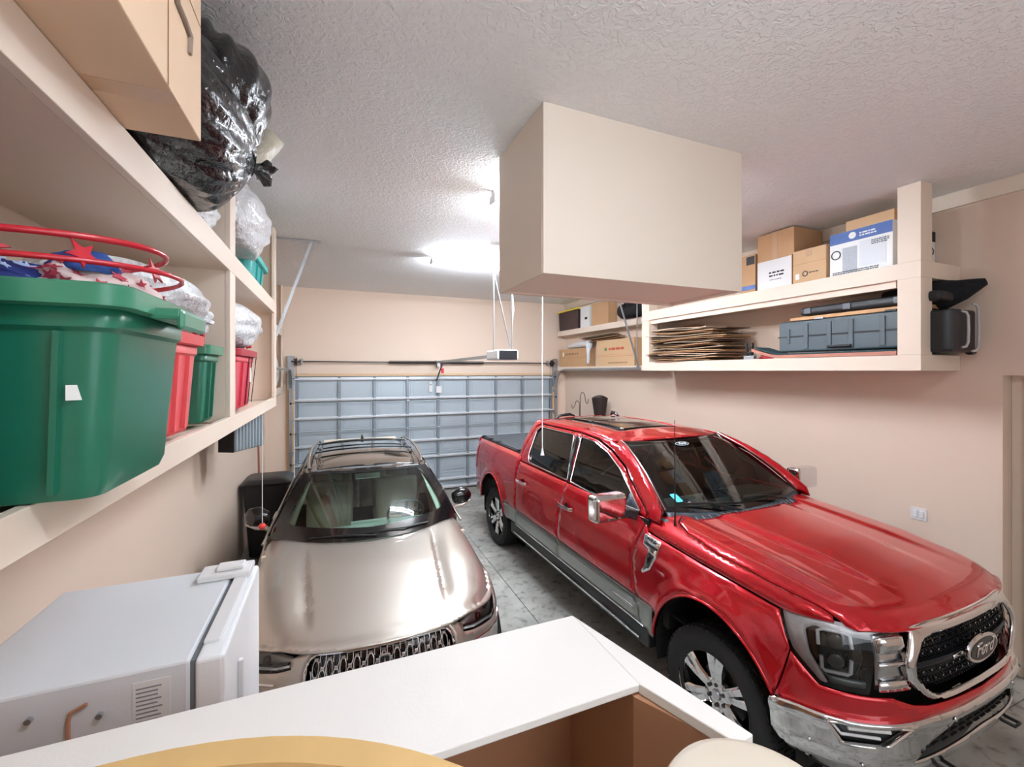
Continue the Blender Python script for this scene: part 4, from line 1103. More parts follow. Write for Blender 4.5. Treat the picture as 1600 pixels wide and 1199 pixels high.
def wheel(root, y, x, sgn, R_=.415, w=.275, rimr=.275, spokes=6, rim_m=None, twin=True):
    """sgn = -1: outer face looks to -x"""
    t = MB(); rp = []
    h = w/2
    for (r, q) in ((rimr-.012, -h*.75), (rimr+.02, -h*.86), (rimr+.07, -h*1.0), (R_-.045, -h*.98), (R_-.012, -h*.80), (R_, -h*.62), (R_, h*.62), (R_-.012, h*.80), (R_-.045, h*.98), (rimr+.07, h), (rimr+.02, h*.86), (rimr-.012, h*.75)):
        rp.append((r, q))
    t.lathe(rp, (0, 0, 0), 'X', 64)
    o = t.build('tire', M_TIRE, root, smooth=R(35)); o.location = (x, y, R_-.008)
    tr = MB()
    for k in range(56):   # tread blocks
        a = 2*PI*k/56
        for j, (q0, q1) in enumerate(((-.80, -.52), (-.45, -.06), (.06, .45), (.52, .80))):
            aa = a+(.03 if j % 2 else 0)
            c = Vector(((q0+q1)/2*h, math.cos(aa)*(R_+(.001 if j in (1, 2) else -.005)), math.sin(aa)*(R_+(.001 if j in (1, 2) else -.005))))
            M = Matrix.Rotation(aa, 3, 'X') 
            tr.box(c, ((q1-q0)*h, .012, .030), rot=M)
    tr.build('tread', M_TIRE, o)
    rm = MB(); f = -h*.80 if sgn < 0 else h*.80; s = sgn
    P = [(rimr+.012, s*h*.86), (rimr+.008, s*h*.72), (rimr-.012, s*h*.66), (rimr-.022, s*h*.2), (rimr-.03, -s*h*.7), (rimr-.005, -s*h*.8)]
    rm.lathe(P, (0, 0, 0), 'X', 56)
    def blade(a, w0, w1, r0, r1, x0, x1, th):
        ca, sa = math.cos(a), math.sin(a)
        vs = []
        for (r, ww, xx) in ((r0, w0, x0), ((r0+r1)/2, (w0+w1)/2*.9, (x0+x1)/2+s*.008), (r1, w1, x1)):
            for (tt, dx) in ((-ww/2, 0), (-ww/2*.6, s*.012), (ww/2*.6, s*.012), (ww/2, 0), (ww/2, -s*th), (-ww/2, -s*th)):
                vs.append((xx+dx, r*ca-tt*sa, r*sa+tt*ca))
        fs = []
        for i in range(2):
            for k in range(6): l = (k+1) % 6; fs.append((i*6+k, i*6+l, i*6+6+l, i*6+6+k))
        fs += [tuple(range(6)), tuple(range(17, 11, -1))]
        rm.add(vs, fs)
    for k in range(spokes):
        a = 2*PI*k/spokes+PI/2
        if twin:
            for d in (-.14, .14): blade(a+d, .050, .066, .075, rimr-.012, s*h*.50, s*h*.66, .03)
            blade(a, .11, .03, .07, .15, s*h*.48, s*h*.48, .02)
        else: blade(a, .05, .035, .05, rimr-.012, s*h*.5, s*h*.7, .03)
    rm.lathe([(0, s*h*.52), (.09, s*h*.52), (.10, s*h*.46), (.10, s*h*.25), (0, s*h*.25)], (0, 0, 0), 'X', 32)
    ro = rm.build('rim', rim_m or M_CHROME, root, smooth=R(28)); ro.location = o.location
    c = MB(); c.lathe([(0, s*h*.62), (.030, s*h*.62), (.034, s*h*.56), (.036, s*h*.5)], (0, 0, 0), 'X', 24); c.build('centre_cap', M_CHROME2, ro, smooth=R(30))
    n = MB()
    for k in range(6):
        a = 2*PI*(k+.5)/6; cy_, cz_ = .066*math.cos(a), .066*math.sin(a)
        n.cyl((s*h*.50, cy_, cz_), (s*h*.62, cy_, cz_), .012, 6)
    n.build('lug_nuts', M_GLOSSB, ro)
    d = MB(); d.lathe([(0, s*h*.02), (.17, s*h*.02), (.17, -s*.01), (0, -s*.01)], (0, 0, 0), 'X', 32); d.build('brake_disc', M_DSTEEL, ro)

def seat(root, x, y, z, m, hr=True):
    s = MB(); s.box((x, y-.22, z), (.50, .52, .14)); s.build('seat_cushion', m, root, bevel=.05, seg=3)
    M = Matrix.Rotation(R(-14), 3, 'X')
    s = MB(); s.box((x, y+.12, z+.34), (.50, .13, .62), rot=M); s.build('seat_back', m, root, bevel=.05, seg=3)
    if hr:
        s = MB(); s.box((x, y+.22, z+.74), (.26, .10, .17), rot=M); s.cyl((x-.05, y+.2, z+.6), (x-.05, y+.21, z+.70), .008, 8); s.cyl((x+.05, y+.2, z+.6), (x+.05, y+.21, z+.70), .008, 8)
        s.build('headrest', m, root, bevel=.035, seg=3)
def steering(root, x, y, z, m, tilt=-62, r=.185):
    M = Matrix.Translation((x, y, z)) @ Matrix.Rotation(R(tilt), 4, 'X')
    s = MB(); pts = [tuple(M @ Vector((r*math.cos(2*PI*k/40), r*math.sin(2*PI*k/40), 0))) for k in range(40)]
    s.tube(pts, .014, 8, closed=True)
    for a in (0, PI, -PI/2): s.bar(M @ Vector((.03*math.cos(a), .03*math.sin(a), -.01)), M @ Vector((r*math.cos(a), r*math.sin(a), 0)), .03, .012)
    s.lathe([(0, .0), (.05, -.002), (.06, -.02), (.05, -.04), (0, -.04)], n=20)
    s.v[-100:] = [tuple(M @ Vector(v)) for v in s.v[-100:]]
    s.build('steering_wheel', m, root, smooth=R(40))

# ---------------- pickup truck ----------------
TK = thing('pickup_truck', 'glossy red crew cab pickup truck with chrome grille and grey lower band', 'truck', (3.26, 2.17, 0), R(1.38))
def Yz(y, z, B=TB): return (B.sy(y), z)
def Xz(x, z, B=TB): return ((B.sx(x) if x >= 0 else -B.sx(-x)), z)
CEN = (0, 2, .9)
def bodyfn(B, sg, off=0.0): return lambda s, z: B(s, z, sg, off)
def ez(s): return TB.edge_z(s)-.001
S_AF = TB.sy(-.50); 
for sg, side in ((-1, 'near'), (1, 'far')):
    F = lambda s, z: TB(s, z, sg)
    # front fender with the wheel opening
    ar = [(TB.sy(y), z) for y, z in TB.arch(0, .50, .60, .565)]
    ol = [(1.19, .742), (1.172, .80), (1.115, 1.034), (1.19, ez(1.19))]
    s = 1.19
    sC = TB.sy(.60)
    while s < sC: ol.append((s, ez(s))); s += .05
    ol += [(sC, ez(sC)), (TB.sy(.655), 1.36), (TB.sy(.655), 1.29), (TB.sy(.735), 1.05), (TB.sy(.69), .760), (ar[-1][0]+.02, .760)]
    a2 = [p for p in ar if p[1] > .742]
    ol += a2[::-1]
    fo = sheet('front_fender', ol, F, M_RED, TK, CEN, .035)
    sheet('fender_lower', [(ar[-1][0]+.003, .752), (TB.sy(.692), .752), (TB.sy(.66), .53), (TB.sy(.50), .53), ar[-1]], F, M_GRAY, fo, CEN, .04)
    # arch lip
    m = MB(); pts = [TB(s_, z_, sg, -.004) for s_, z_ in ar]; m.tube(pts, .012, 6); m.build('arch_lip', M_RED, fo, smooth=R(60))
    # doors
    fd = sheet('front_door', [Yz(.70, .760), Yz(.745, 1.05), Yz(.663, 1.29), Yz(.66, 1.385), Yz(1.86, 1.385), Yz(1.90, 1.25), Yz(1.955, .85), Yz(1.962, .760)], F, M_RED, TK, CEN, .045)
    rd = sheet('rear_door', [Yz(1.972, .760), Yz(1.965, .85), Yz(1.91, 1.25), Yz(1.87, 1.385), Yz(3.045, 1.385), Yz(3.045, 1.0), Yz(3.05, .760)], F, M_RED, TK, CEN, .045)
    sheet('lower_panel', [Yz(.698, .752), Yz(1.962, .752), Yz(1.985, .56), Yz(.67, .56)], F, M_GRAY, fd, CEN, .05)
    sheet('lower_panel', [Yz(1.972, .752), Yz(3.05, .752), Yz(3.05, .56), Yz(1.995, .56)], F, M_GRAY, rd, CEN, .05)
    sheet('reflection_band', [Yz(.699, .752), Yz(1.962, .752), Yz(1.967, .70), Yz(.692, .70)], lambda s, z: TB(s, z, sg, .002), mat('reflection_grey', '#4B4F4A', .3, .3, coat=.8), fd, CEN, .05, thick=.002)  # dark reflection in the lower grey paint, laid on as colour
    sheet('reflection_band', [Yz(1.974, .752), Yz(3.05, .752), Yz(3.05, .70), Yz(1.979, .70)], lambda s, z: TB(s, z, sg, .002), bpy.data.materials['reflection_grey'], rd, CEN, .05, thick=.002)
    # running board and sill
    m = MB(); m.b2((sg*.88, .56, .40), (sg*.985, 3.25, .545)); m.build('sill', M_TRIMB, TK, bevel=.01)
    m = MB(); m.b2((sg*.90, .66, .42), (sg*.998, 3.12, .450)); rb = m.build('running_board', M_TRIMB, TK, bevel=.012)
    m = MB(); m.b2((sg*.99, .66, .436), (sg*1.003, 3.12, .455)); m.b2((sg*.978, .62, .545), (sg*.99, 3.10, .562)); m.build('chrome_strip', M_CHROME, rb, bevel=.003)
    # bed side
    ar2 = [(TB.sy(y), z) for y, z in TB.arch(3.9, .50, .60, .60)]
    ol = [Yz(3.065, .752), Yz(3.06, 1.05), Yz(3.075, 1.435), Yz(4.75, 1.435), Yz(4.755, 1.0), Yz(4.74, .62), Yz(4.42, .60)]+[p for p in ar2[::-1] if p[1] > .752 or p[0] > TB.sy(3.9)]
    bs = sheet('bed_side', ol, F, M_RED, TK, CEN, .045)
    sheet('lower_panel', [Yz(3.06, .748), (ar2[1][0]-.0, .748), Yz(3.40, .60), Yz(3.36, .56), Yz(3.06, .56)], F, M_GRAY, bs, CEN, .05)
    m = MB(); m.tube([TB(s_, z_, sg, -.004) for s_, z_ in ar2], .012, 6); m.build('arch_lip', M_RED, bs, smooth=R(60))
    # rolled top rail of the bed
    rl = MB(); N = 30; vs = []; fs = []
    for i in range(N+1):
        y = 3.08+(4.745-3.08)*i/N
        p = TB(TB.sy(y), 1.435, sg)
        for (dx, dz) in ((0, 0), (.018, .018), (.05, .026), (.12, .026), (.125, -.10)): vs.append((p[0]-sg*dx, y, 1.435+dz))
    for i in range(N):
        for k in range(4): q = i*5+k; fs.append((q, q+1, q+6, q+5))
    rl.add(vs, fs); rl.build('bed_rail', M_RED, bs, smooth=R(50))
    # tail lamp
    sheet('tail_lamp', rnd([Yz(4.63, 1.36), Yz(4.757, 1.38), Yz(4.757, .98), Yz(4.66, .98)], .02), lambda s, z: TB(s, z, sg, .006), mat('red_lens', '#A01018', .12, coat=.6), bs, CEN, .04)
    # cab side above the belt
    C = lambda y, z: cab_side(y, z, sg)
    ROOFZ = [(1.2, 1.862), (1.36, 1.880), (1.5, 1.893), (2.0, 1.922), (2.8, 1.920), (3.02, 1.898)]
    D = [(.665, 1.392), (.675, 1.425), (.86, 1.565), (1.07, 1.705), (1.33, 1.808), (1.60, 1.868), (2.0, 1.888), (2.85, 1.882), (2.95, 1.84), (3.045, 1.50), (3.045, 1.392)]
    outer = [(.52, 1.385), (.535, 1.47), (.70, 1.60), (.87, 1.71), (1.05, 1.795), (1.22, 1.855)]+[(y, z) for y, z in ROOFZ[1:]]+[(3.085, 1.80), (3.12, 1.60), (3.12, 1.385), (3.052, 1.385), (3.052, 1.50), (2.957, 1.846), (2.855, 1.889), (2.0, 1.895), (1.598, 1.875), (1.325, 1.815), (1.064, 1.712), (.855, 1.572), (.67, 1.432), (.66, 1.385)]
    sheet('cab_side', outer, C, M_RED, TK, CEN, .03)
    WF = [(.735, 1.415), (1.10, 1.672), (1.37, 1.782), (1.62, 1.838), (1.895, 1.853), (1.80, 1.408), (1.58, 1.398), (1.45, 1.392), (1.30, 1.400)]
    WF = rnd(WF, .02, 3)
    WR = rnd([(2.045, 1.855), (2.83, 1.848), (2.885, 1.80), (2.86, 1.50), (2.80, 1.418), (1.86, 1.408)], .03, 4)
    fr = [(.67, 1.39), (.682, 1.426), (.868, 1.560), (1.074, 1.698), (1.335, 1.800), (1.602, 1.860), (1.945, 1.882), (1.865, 1.39)]
    rr_ = [(1.875, 1.39), (1.955, 1.882), (2.848, 1.876), (2.942, 1.836), (3.038, 1.50), (3.038, 1.39)]
    fd2 = sheet('window_frame', fr, C, M_RED, fd, CEN, .03, [WF])
    rd2 = sheet('window_frame', rr_, C, M_RED, rd, CEN, .03, [WR])
    ci = lambda y, z: cab_side(y, z, sg, -.008)
    sheet('side_window', WF, ci, glass('front_side_glass_far', '#D5DED8', .9) if sg > 0 else glass('front_side_glass', '#7C8886', .7), fd, CEN, .06, thick=0)
    sheet('side_window', WR, ci, M_GLST, rd, CEN, .06, thick=0)
    cp = lambda y, z: cab_side(y, z, sg, .004)
    sheet('black_pillar_cover', [(1.815, 1.412), (1.855, 1.412), (2.025, 1.853), (1.915, 1.853)], cp, M_GLOSSB, rd, CEN, .05)
    m = MB()
    for W_, in ((WF,), (WR,)):
        m.tube([cab_side(y, z, sg, .006) for y, z in W_], .009, 6, closed=True)
    m.build('chrome_window_trim', M_CHROME, fd, smooth=R(60))
    sheet('mirror_sail', [(.735, 1.415), (.90, 1.53), (.93, 1.405), (.80, 1.395)], cp, mat('slate_trim', '#3B4750', .45), fd, CEN, .05)
    # A pillar strip between the screen and the cab side
    A0 = [(.80, .58, 1.445), (.775, .72, 1.565), (.735, .88, 1.675), (.695, 1.06, 1.775), (.655, 1.235, 1.850), (.645, 1.34, 1.885)]
    B0 = [cab_side(y, z, 1) for y, z in ((.52, 1.40), (.60, 1.52), (.76, 1.645), (.95, 1.752), (1.12, 1.822), (1.30, 1.872))]
    m = MB(); vs = []; fs = []
    for i, (a, b) in enumerate(zip(A0, B0)):
        for k in range(5):
            t_ = k/4; vs.append((sg*(a[0]+(b[0]-a[0])*t_), a[1]+(b[1]-a[1])*t_, a[2]+(b[2]-a[2])*t_+.015*math.sin(PI*t_)))
    for i in range(5):
        for k in range(4): q = i*5+k; fs.append((q, q+1, q+6, q+5))
    m.add(vs, fs).build('windscreen_pillar', M_RED, TK, smooth=R(60), solid=.01)
    m = MB(); m.tube([(sg*(a[0]+.004), a[1]-.004, a[2]+.008) for a in A0], .006, 6); m.build('screen_trim', M_CHROME2, TK, smooth=R(60))
    # door handles
    for y in (1.78, 2.86):
        m = MB(); p = [TB(TB.sy(y+dy), 1.165, sg, o_) for dy, o_ in ((-.13, .01), (-.11, .042), (0, .052), (.11, .042), (.13, .01))]
        for q, r_ in zip(p, p[1:]): m.bar(q, r_, .012, .034)
        m.build('door_handle', M_CHROME, fd if y < 2 else rd, bevel=.005)
        m = MB(); q = TB(TB.sy(y), 1.165, sg, .004); m.lathe([(0, sg*.004), (.035, sg*.003), (.04, 0)], q, 'X', 16); m.build('handle_cup', M_GLOSSB, fd if y < 2 else rd)
    # mirror
    m = MB(); m.box((sg*1.215, .78, 1.475), (.31, .13, .215)); mo = m.build('mirror', M_CHROME, TK, bevel=.035, seg=4)
    m = MB(); m.box((sg*1.215, .848, 1.475), (.27, .008, .18)); m.build('mirror_glass', M_GLOSSB, mo)
    m = MB(); m.b2((sg*1.02, .715, 1.385), (sg*1.13, .82, 1.45)); m.bar((sg*1.06, .77, 1.415), (sg*.93, .78, 1.375), .07, .075); m.build('mirror_arm', mat('mirror_arm_black', '#262A2E', .5), mo, bevel=.01)
    # headlamp
    HL = [(1.172, 1.238), (1.19, 1.20), (1.115, 1.034), (.985, .905), (.764, .905), (.735, 1.10), (.715, 1.165), (.60, 1.205), (.60, 1.222), (.917, 1.232)]
    HL = rnd(HL, .012, 2)
    hd = sheet('headlamp', HL, lambda s, z: TB(s, z, sg, -.045), M_GLOSSB, TK, CEN, .05)
    sheet('lens', HL, lambda s, z: TB(s, z, sg, .001), M_LENS, hd, CEN, .05, thick=0)
    sheet('silver_band', rnd([(1.165, 1.228), (1.178, 1.20), (1.105, 1.04), (.975, .915), (.94, .915), (1.025, 1.05), (1.05, 1.155), (1.01, 1.182), (.725, 1.165), (.61, 1.208), (.61, 1.217), (.917, 1.224)], .012, 2), lambda s, z: TB(s, z, sg, -.012), M_LAMPB, hd, CEN, .03)
    sheet('grey_infill', rnd([(.93, .92), (.99, .995), (.99, .955), (.765, .955), (.77, .92)], .01, 2), lambda s, z: TB(s, z, sg, -.02), mat('lamp_grey', '#7F8783', .3, .4), hd, CEN, .03)
    m = MB()
    for P in ([(.985, 1.10), (.990, 1.165), (.965, 1.178), (.86, 1.180), (.835, 1.172), (.832, 1.115)], [(.838, 1.06), (.842, .995), (.855, .985), (.955, .978), (.968, .99), (.972, 1.05)]):
        m.tube([TB(s, z, sg, -.012) for s, z in P], .0095, 8)
    m.build('light_strip', M_DRL, hd, smooth=R(60))
    for z in (1.13, 1.035):
        m = MB(); c = TB(.905, z, sg, -.05); i_, t_ = TB.idx(.905); n = TB.N[i_]
        d = Vector((sg*n[0], n[1], 0)); m.tube([Vector(c), Vector(c)+d*.028, Vector(c)+d*.036], [.040, .036, .015], 20); m.build('projector', mat('projector_lens', '#5C5A58', .05, .3, coat=1), hd, smooth=R(60))
        m = MB(); m.box(Vector(c)+d*.02, (.005, .005, .005)); 
    # chrome wing bars between grille and lamp
    for (z0, z1) in ((1.115, 1.195), (1.055, 1.078), (.93, .985)):
        sheet('wing_bar', rnd([(.725, z0+.0), (.725, z1-.01), (.60, z1+.004), (.56, z1), (.56, z0+.012)], .008, 2), lambda s, z: TB(s, z, sg, .012), M_CHROME, TK, CEN, .04)
    sheet('wing_recess', [(.73, .925), (.73, 1.19), (.56, 1.215), (.56, .925)], lambda s, z: TB(s, z, sg, -.01), M_CHROME2, TK, CEN, .05)
    # fender vent badge
    vb = thing('fender_badge', None, None); vb.parent = fo
    def vf(s, z): return TB(s, z, sg, .012)
    sheet('badge_frame', rnd([Yz(.615, 1.285), Yz(.445, 1.272), Yz(.455, 1.16), Yz(.52, 1.04), Yz(.60, .985), Yz(.615, 1.0), Yz(.555, 1.08), Yz(.545, 1.19), Yz(.61, 1.21)], .008, 2), vf, M_CHROME, fo, CEN, .03)
    sheet('badge_insert', [Yz(.538, 1.175), Yz(.475, 1.16), Yz(.53, 1.06), Yz(.59, 1.01)], lambda s, z: TB(s, z, sg, .016), M_GLOSSB, fo, CEN, .03)
    sheet('badge_plate', [Yz(.60, 1.235), Yz(.455, 1.222), Yz(.455, 1.205), Yz(.60, 1.215)], lambda s, z: TB(s, z, sg, .016), M_GLOSSB, fo, CEN, .03)
    bpy.data.objects.remove(vb)
    p = TB(TB.sy(.53), 1.255, sg, .0165); text('badge_text', 'F-150', .044, M_GLOSSB, fo, frame_M(p, (0, sg, 0), (0, 0, 1)), .001, offset=.0006)
    # door name plate low on the front door
    sheet('name_plate', [Yz(.74, .655), Yz(1.02, .655), Yz(1.02, .632), Yz(.74, .632)], lambda s, z: TB(s, z, sg, .006), M_CHROME2, fd, CEN, .04)
    # wheel well and wheels
    for ya in (0, 3.9):
        m = MB(); m.lathe([(.545, -sg*.30), (.545, 0)], (sg*.93, ya, .47), 'X', 32, a0=R(-15), a1=R(195)); m.lathe([(0, 0), (.55, 0)], (sg*.62, ya, .47), 'X', 32)
        m.build('wheel_well', M_CAVE, TK)
        wheel(TK, ya, sg*.83, sg)
# hood and fender tops
sR = TB.sy(.62)
def ring_in(d, s0, s1, n=60):
    out = []
    for i in range(n+1):
        s = s0+(s1-s0)*i/n; k, t = TB.idx(s); p = TB.pl[k]; q = TB.pl[k+1]; nn = TB.N[k]
        out.append((p[0]+(q[0]-p[0])*t-nn[0]*d, p[1]+(q[1]-p[1])*t-nn[1]*d))
    return out
T3 = lambda x, y: (x, y, truck_top(x, y))
hr = [(x, .37+.13*(x/.8)**2) for x in [.66-.06*i for i in range(0, 23)]]
seam = [(.66, .53), (.79, .44), (.845, .30), (.873, .0), (.855, -.30), (.82, -.50), (.79, -.66)]
fr_ = ring_in(.022, 0, TB.sx(.80), 26)
fr_ = [p for p in fr_ if p[0] < .775]
hood = [(x, y) for x, y in seam]+[p for p in fr_[::-1]]+[(-x, y) for x, y in fr_[1:]]+[(-x, y) for x, y in seam[::-1]]+hr[::-1][1:-1]
hd_ = sheet('hood', hood, T3, M_RED, TK, (0, 0, 0), .028, smooth=R(30))
for sg in (-1, 1):
    ft = [(.668, .535), (.797, .446), (.852, .302), (.880, .0), (.862, -.302), (.826, -.503), (.797, -.655)]
    ou = [p for p in ring_in(.056, TB.sx(.80), TB.sy(.62), 40) if p[1] > -.68]
    ol = [(sg*x, y) for x, y in ft]+[(sg*x, y) for x, y in ou]+[(sg*.90, .615), (sg*.80, .60)]
    sheet('fender_top', ol, T3, M_RED, TK, (0, 0, 0), .028, smooth=R(40))
# front fascia under grille and lamps
FA = [(-1.185, .748), (-1.165, .80), (-1.11, 1.02), (-.98, .898), (-.76, .898), (-.66, .90), (-.55, .86), (-.45, .845), (.45, .845), (.55, .86), (.66, .90), (.76, .898), (.98, .898), (1.11, 1.02), (1.165, .80), (1.185, .748)]
sheet('front_fascia', FA, lambda s, z: TB(s, z, 1, .004+.03*max(0, 1-abs(s)/1.0)), M_RED, TK, CEN, .04)
# grille
GO = [(-.60, 1.09), (-.52, 1.228), (-.40, 1.240), (.40, 1.240), (.52, 1.228), (.60, 1.09), (.585, .985), (.47, .885), (.38, .864), (-.38, .864), (-.47, .885), (-.585, .985)]
GI = [(-.535, 1.075), (-.46, 1.165), (-.38, 1.180), (.38, 1.180), (.46, 1.165), (.535, 1.075), (.53, 1.0), (.44, .915), (.37, .894), (-.37, .894), (-.44, .915), (-.53, 1.0)]
GO = rnd(GO, .03, 3); GI = rnd(GI, .03, 3)
gn = lambda off: (lambda s, z: TB(s, z, 1, off))
def domed(off):
    def f(s, z):
        d = edge_d((s, z), GO); e = edge_d((s, z), GI); t = d/(d+e+1e-6)
        return TB(s, z, 1, off+.022*math.sin(PI*min(1, t*.8+.1)))
    return f
gf = sheet('grille_surround', GO, domed(.012), M_CHROME, TK, CEN, .018, [GI], smooth=R(50))
gb = sheet('grille', GI, gn(-.035), M_GLOSSB, TK, CEN, .05)
m = MB()
for j in range(13):
    z = .885+j*.0235
    n = 40
    for i in range(n+1):
        s = -.52+1.04*i/n+(.013 if j % 2 else 0)
        if inpoly((s, z), GI) and edge_d((s, z), GI) > .014:
            p = TB(s, z, 1, -.026); m.box(p, (.009, .016, .006))
m.build('grille_mesh', mat('grille_mesh_black', '#2C2F33', .3, .6), gb)
m = MB()
for j in range(6):
    z = .90+j*.047
    for i in range(17):
        s = -.50+i*.0625+(.031 if j % 2 else 0)
        if inpoly((s, z), GI) and edge_d((s, z), GI) > .02:
            m.box(TB(s, z, 1, -.018), (.012, .006, .010))
m.build('chrome_studs', M_CHROME2, gb)
sheet('grille_bar', rnd([(-.53, 1.055), (.53, 1.055), (.53, 1.020), (-.53, 1.020)], .01), gn(-.005), mat('dark_bar', '#20262E', .2, .6), TK, CEN, .05)
for s in (-1, 1):
    sheet('bar_tip', [(s*.13, 1.05), (s*.22, 1.046), (s*.22, 1.03), (s*.13, 1.026)], gn(.002), M_CHROME, TK, CEN, .03)
EZ_, EY = 1.055, -.955
def oval(a, b, n=40): return [(a*math.cos(2*PI*k/n), b*math.sin(2*PI*k/n)) for k in range(n)]
EM = frame_M((0, EY, EZ_), (1, 0, 0), (0, 0, 1))
m = MB(); m.prism(oval(.165, .073), .02, EM @ Matrix.Translation((0, 0, -.01))); em = m.build('emblem', M_CHROME, TK, bevel=.006)
m = MB(); m.prism(oval(.145, .056), .006, EM @ Matrix.Translation((0, 0, .006))); m.build('emblem_field', mat('emblem_dark', '#3E4046', .25, .7), em)
text('emblem_text', 'Ford', .098, M_CHROME, em, EM @ Matrix.Translation((0, .004, .0125)), .002, shear=.35, offset=.002)
# bumper
BT = [(0, .818), (.46, .808), (.63, .790), (.95, .772), (1.157, .762), (1.20, .750)]
def btop(s_): return lerp_tab(BT, abs(s_))
HB = [(1.19, .56), (1.12, .505), (.93, .45), (.62, .49), (.32, .555), (0, .585)]
BO = [(-a, b) for a, b in BT[::-1]][:-1]+BT+HB+[(-a, b) for a, b in HB[::-1]][1:]
FH = [(.590, .770), (.950, .750), (.890, .655), (.700, .668)]
LG = rnd([(-.56, .572), (-.46, .675), (-.28, .745), (.28, .745), (.46, .675), (.56, .572), (.30, .612), (0, .640), (-.30, .612)], .015, 2)
def bfn(off):
    def f(s, z):
        a = abs(s); k = max(0, 1-a/1.1)
        o = off+.032+.016*k-.05*max(0, (.52-z))/.12*1.0
        o += .012*math.sin(max(0, min(1, (z-btop(a)+.07)/.07))*PI)
        return TB(a, z, 1 if s >= 0 else -1, o)
    return f
bm = sheet('front_bumper', rnd(BO, .02, 2), bfn(0), M_CHROME2 if 0 else M_CHROME, TK, CEN, .022, [rnd(FH, .012, 2), [(-a, b) for a, b in rnd(FH, .012, 2)[::-1]], LG], thick=.012, smooth=R(35))
ld = MB(); vs = []; fs = []; N = 60
for i in range(N+1):
    s_ = -1.15+2.3*i/N; a_ = bfn(0)(s_, btop(s_)-.001); b_ = TB(abs(s_), .752, 1 if s_ >= 0 else -1, -.03); vs += [a_, (b_[0], b_[1], btop(s_)-.006)]
for i in range(N): fs.append((i*2, i*2+2, i*2+3, i*2+1))
ld.add(vs, fs).build('bumper_ledge', M_CHROME, bm, smooth=R(60))
for sg in (-1, 1):
    q = [(sg*a, b) for a, b in [(.58, .779), (.96, .757), (.90, .647), (.692, .659)]]
    fb = sheet('fog_lamp_recess', q, bfn(-.035), mat('fog_recess_grey', '#54585C', .35, .3), bm, CEN, .05)
    m = MB()
    m.tube([bfn(-.02)(sg*a, b) for a, b in ((.930, .736), (.890, .683), (.718, .692))], .008, 8); m.tube([bfn(-.02)(sg*a, b) for a, b in ((.865, .730), (.68, .738))], .010, 8)
    m.build('fog_lamp', M_DRL, fb, smooth=R(60))
    m = MB(); m.tube([bfn(.003)(sg*a, b) for a, b in rnd(FH, .012, 2)], .008, 6, closed=True); m.build('recess_rim', M_CHROME, fb, smooth=R(60))
    m = MB(); p = Vector(bfn(0)(sg*.36, .545)); m.tube([p+Vector((-.03, .04, -.02)), p+Vector((-.03, -.05, -.02)), p+Vector((.03, -.05, -.02)), p+Vector((.03, .04, -.02))], .010, 8); m.build('tow_hook', M_TRIMB, bm, smooth=R(60))
sheet('lower_grille', [(-.58, .565), (-.47, .69), (-.28, .76), (.28, .76), (.47, .69), (.58, .565), (.30, .60), (0, .625), (-.30, .60)], bfn(-.045), M_TRIMB, bm, CEN, .05)
m = MB()
for i in range(11):
    for j in range(3):
        s = -.38+i*.076; m.box(bfn(-.03)(s, .645+j*.03-.05*abs(s)), (.05, .01, .006))
m.build('lower_grille_slats', M_TRIMB, bm)
for (s, z) in ((-.80, .55), (-.32, .775), (.32, .775), (.80, .55), (1.02, .60), (-1.02, .60)):
    p = Vector(bfn(.002)(s, z)); m = MB(); m.lathe([(0, -.008), (.010, -.006), (.013, 0)], p, 'Y', 14); m.build('parking_sensor', M_CHROME2, bm, smooth=R(60))
sheet('air_dam', [(-1.10, .55), (-1.10, .40), (-.6, .34), (.6, .34), (1.10, .40), (1.10, .55)], lambda s, z: TB(abs(s), z, 1 if s >= 0 else -1, -.06), M_TRIMB, TK, CEN, .06)
# windscreen
def ws(u, v, off=0):
    b = (.80*u, .46+.12*u*u, 1.405+.04*u*u); t = (.645*u, 1.29+.05*u*u, 1.862+.023*u*u)
    k = .02*math.sin(PI*v)
    return (b[0]+(t[0]-b[0])*v, b[1]+(t[1]-b[1])*v-k*.6-off*.6, b[2]+(t[2]-b[2])*v+k+off)
m = MB(); NU, NV = 24, 12; vs = []; fs = []
for j in range(NV+1):
    for i in range(NU+1): vs.append(ws(i/NU*2-1, j/NV))
for j in range(NV):
    for i in range(NU): q = j*(NU+1)+i; fs.append((q, q+1, q+NU+2, q+NU+1))
m.v = vs; m.f = fs; m.m = [0]*len(fs)
wsn = m.build('windscreen', M_GLS, TK, smooth=R(80), recalc=False)
def wsp(P, name, mt, par, off=.002): 
    return sheet(name, P, lambda u, v: ws(u, v, off), mt, par, (0, 1.5, 1.2), .06, thick=0)
wsp([(-1, .97), (1, .97), (1, 1), (-1, 1)], 'shade_band', M_GLOSSB, wsn); wsp([(-1, 0), (1, 0), (1, .05), (-1, .05)], 'shade_band', M_GLOSSB, wsn)
wsp([(-.985, .0), (-.95, .0), (-.955, 1), (-.985, 1)], 'shade_band', M_GLOSSB, wsn); wsp([(.95, 0), (.985, 0), (.985, 1), (.955, 1)], 'shade_band', M_GLOSSB, wsn)
wsp(rnd([(-.13, .80), (.13, .80), (.17, 1), (-.17, 1)], .02), 'sensor_patch', M_GLOSSB, wsn)
c = Vector(ws(0, .905, .012)); sticker_up = (Vector(ws(0, 1))-Vector(ws(0, .8))).normalized()
SM = frame_M(c, (1, 0, 0), sticker_up)
m = MB(); m.prism(oval(.085, .032), .002, SM); st = m.build('oval_sticker', mat('pale_sticker', '#D7E2EA', .5), wsn)
m = MB(); m.prism(oval(.078, .027), .003, SM); m.build('sticker_field', mat('dark_blue_field', '#16222E', .5), st)
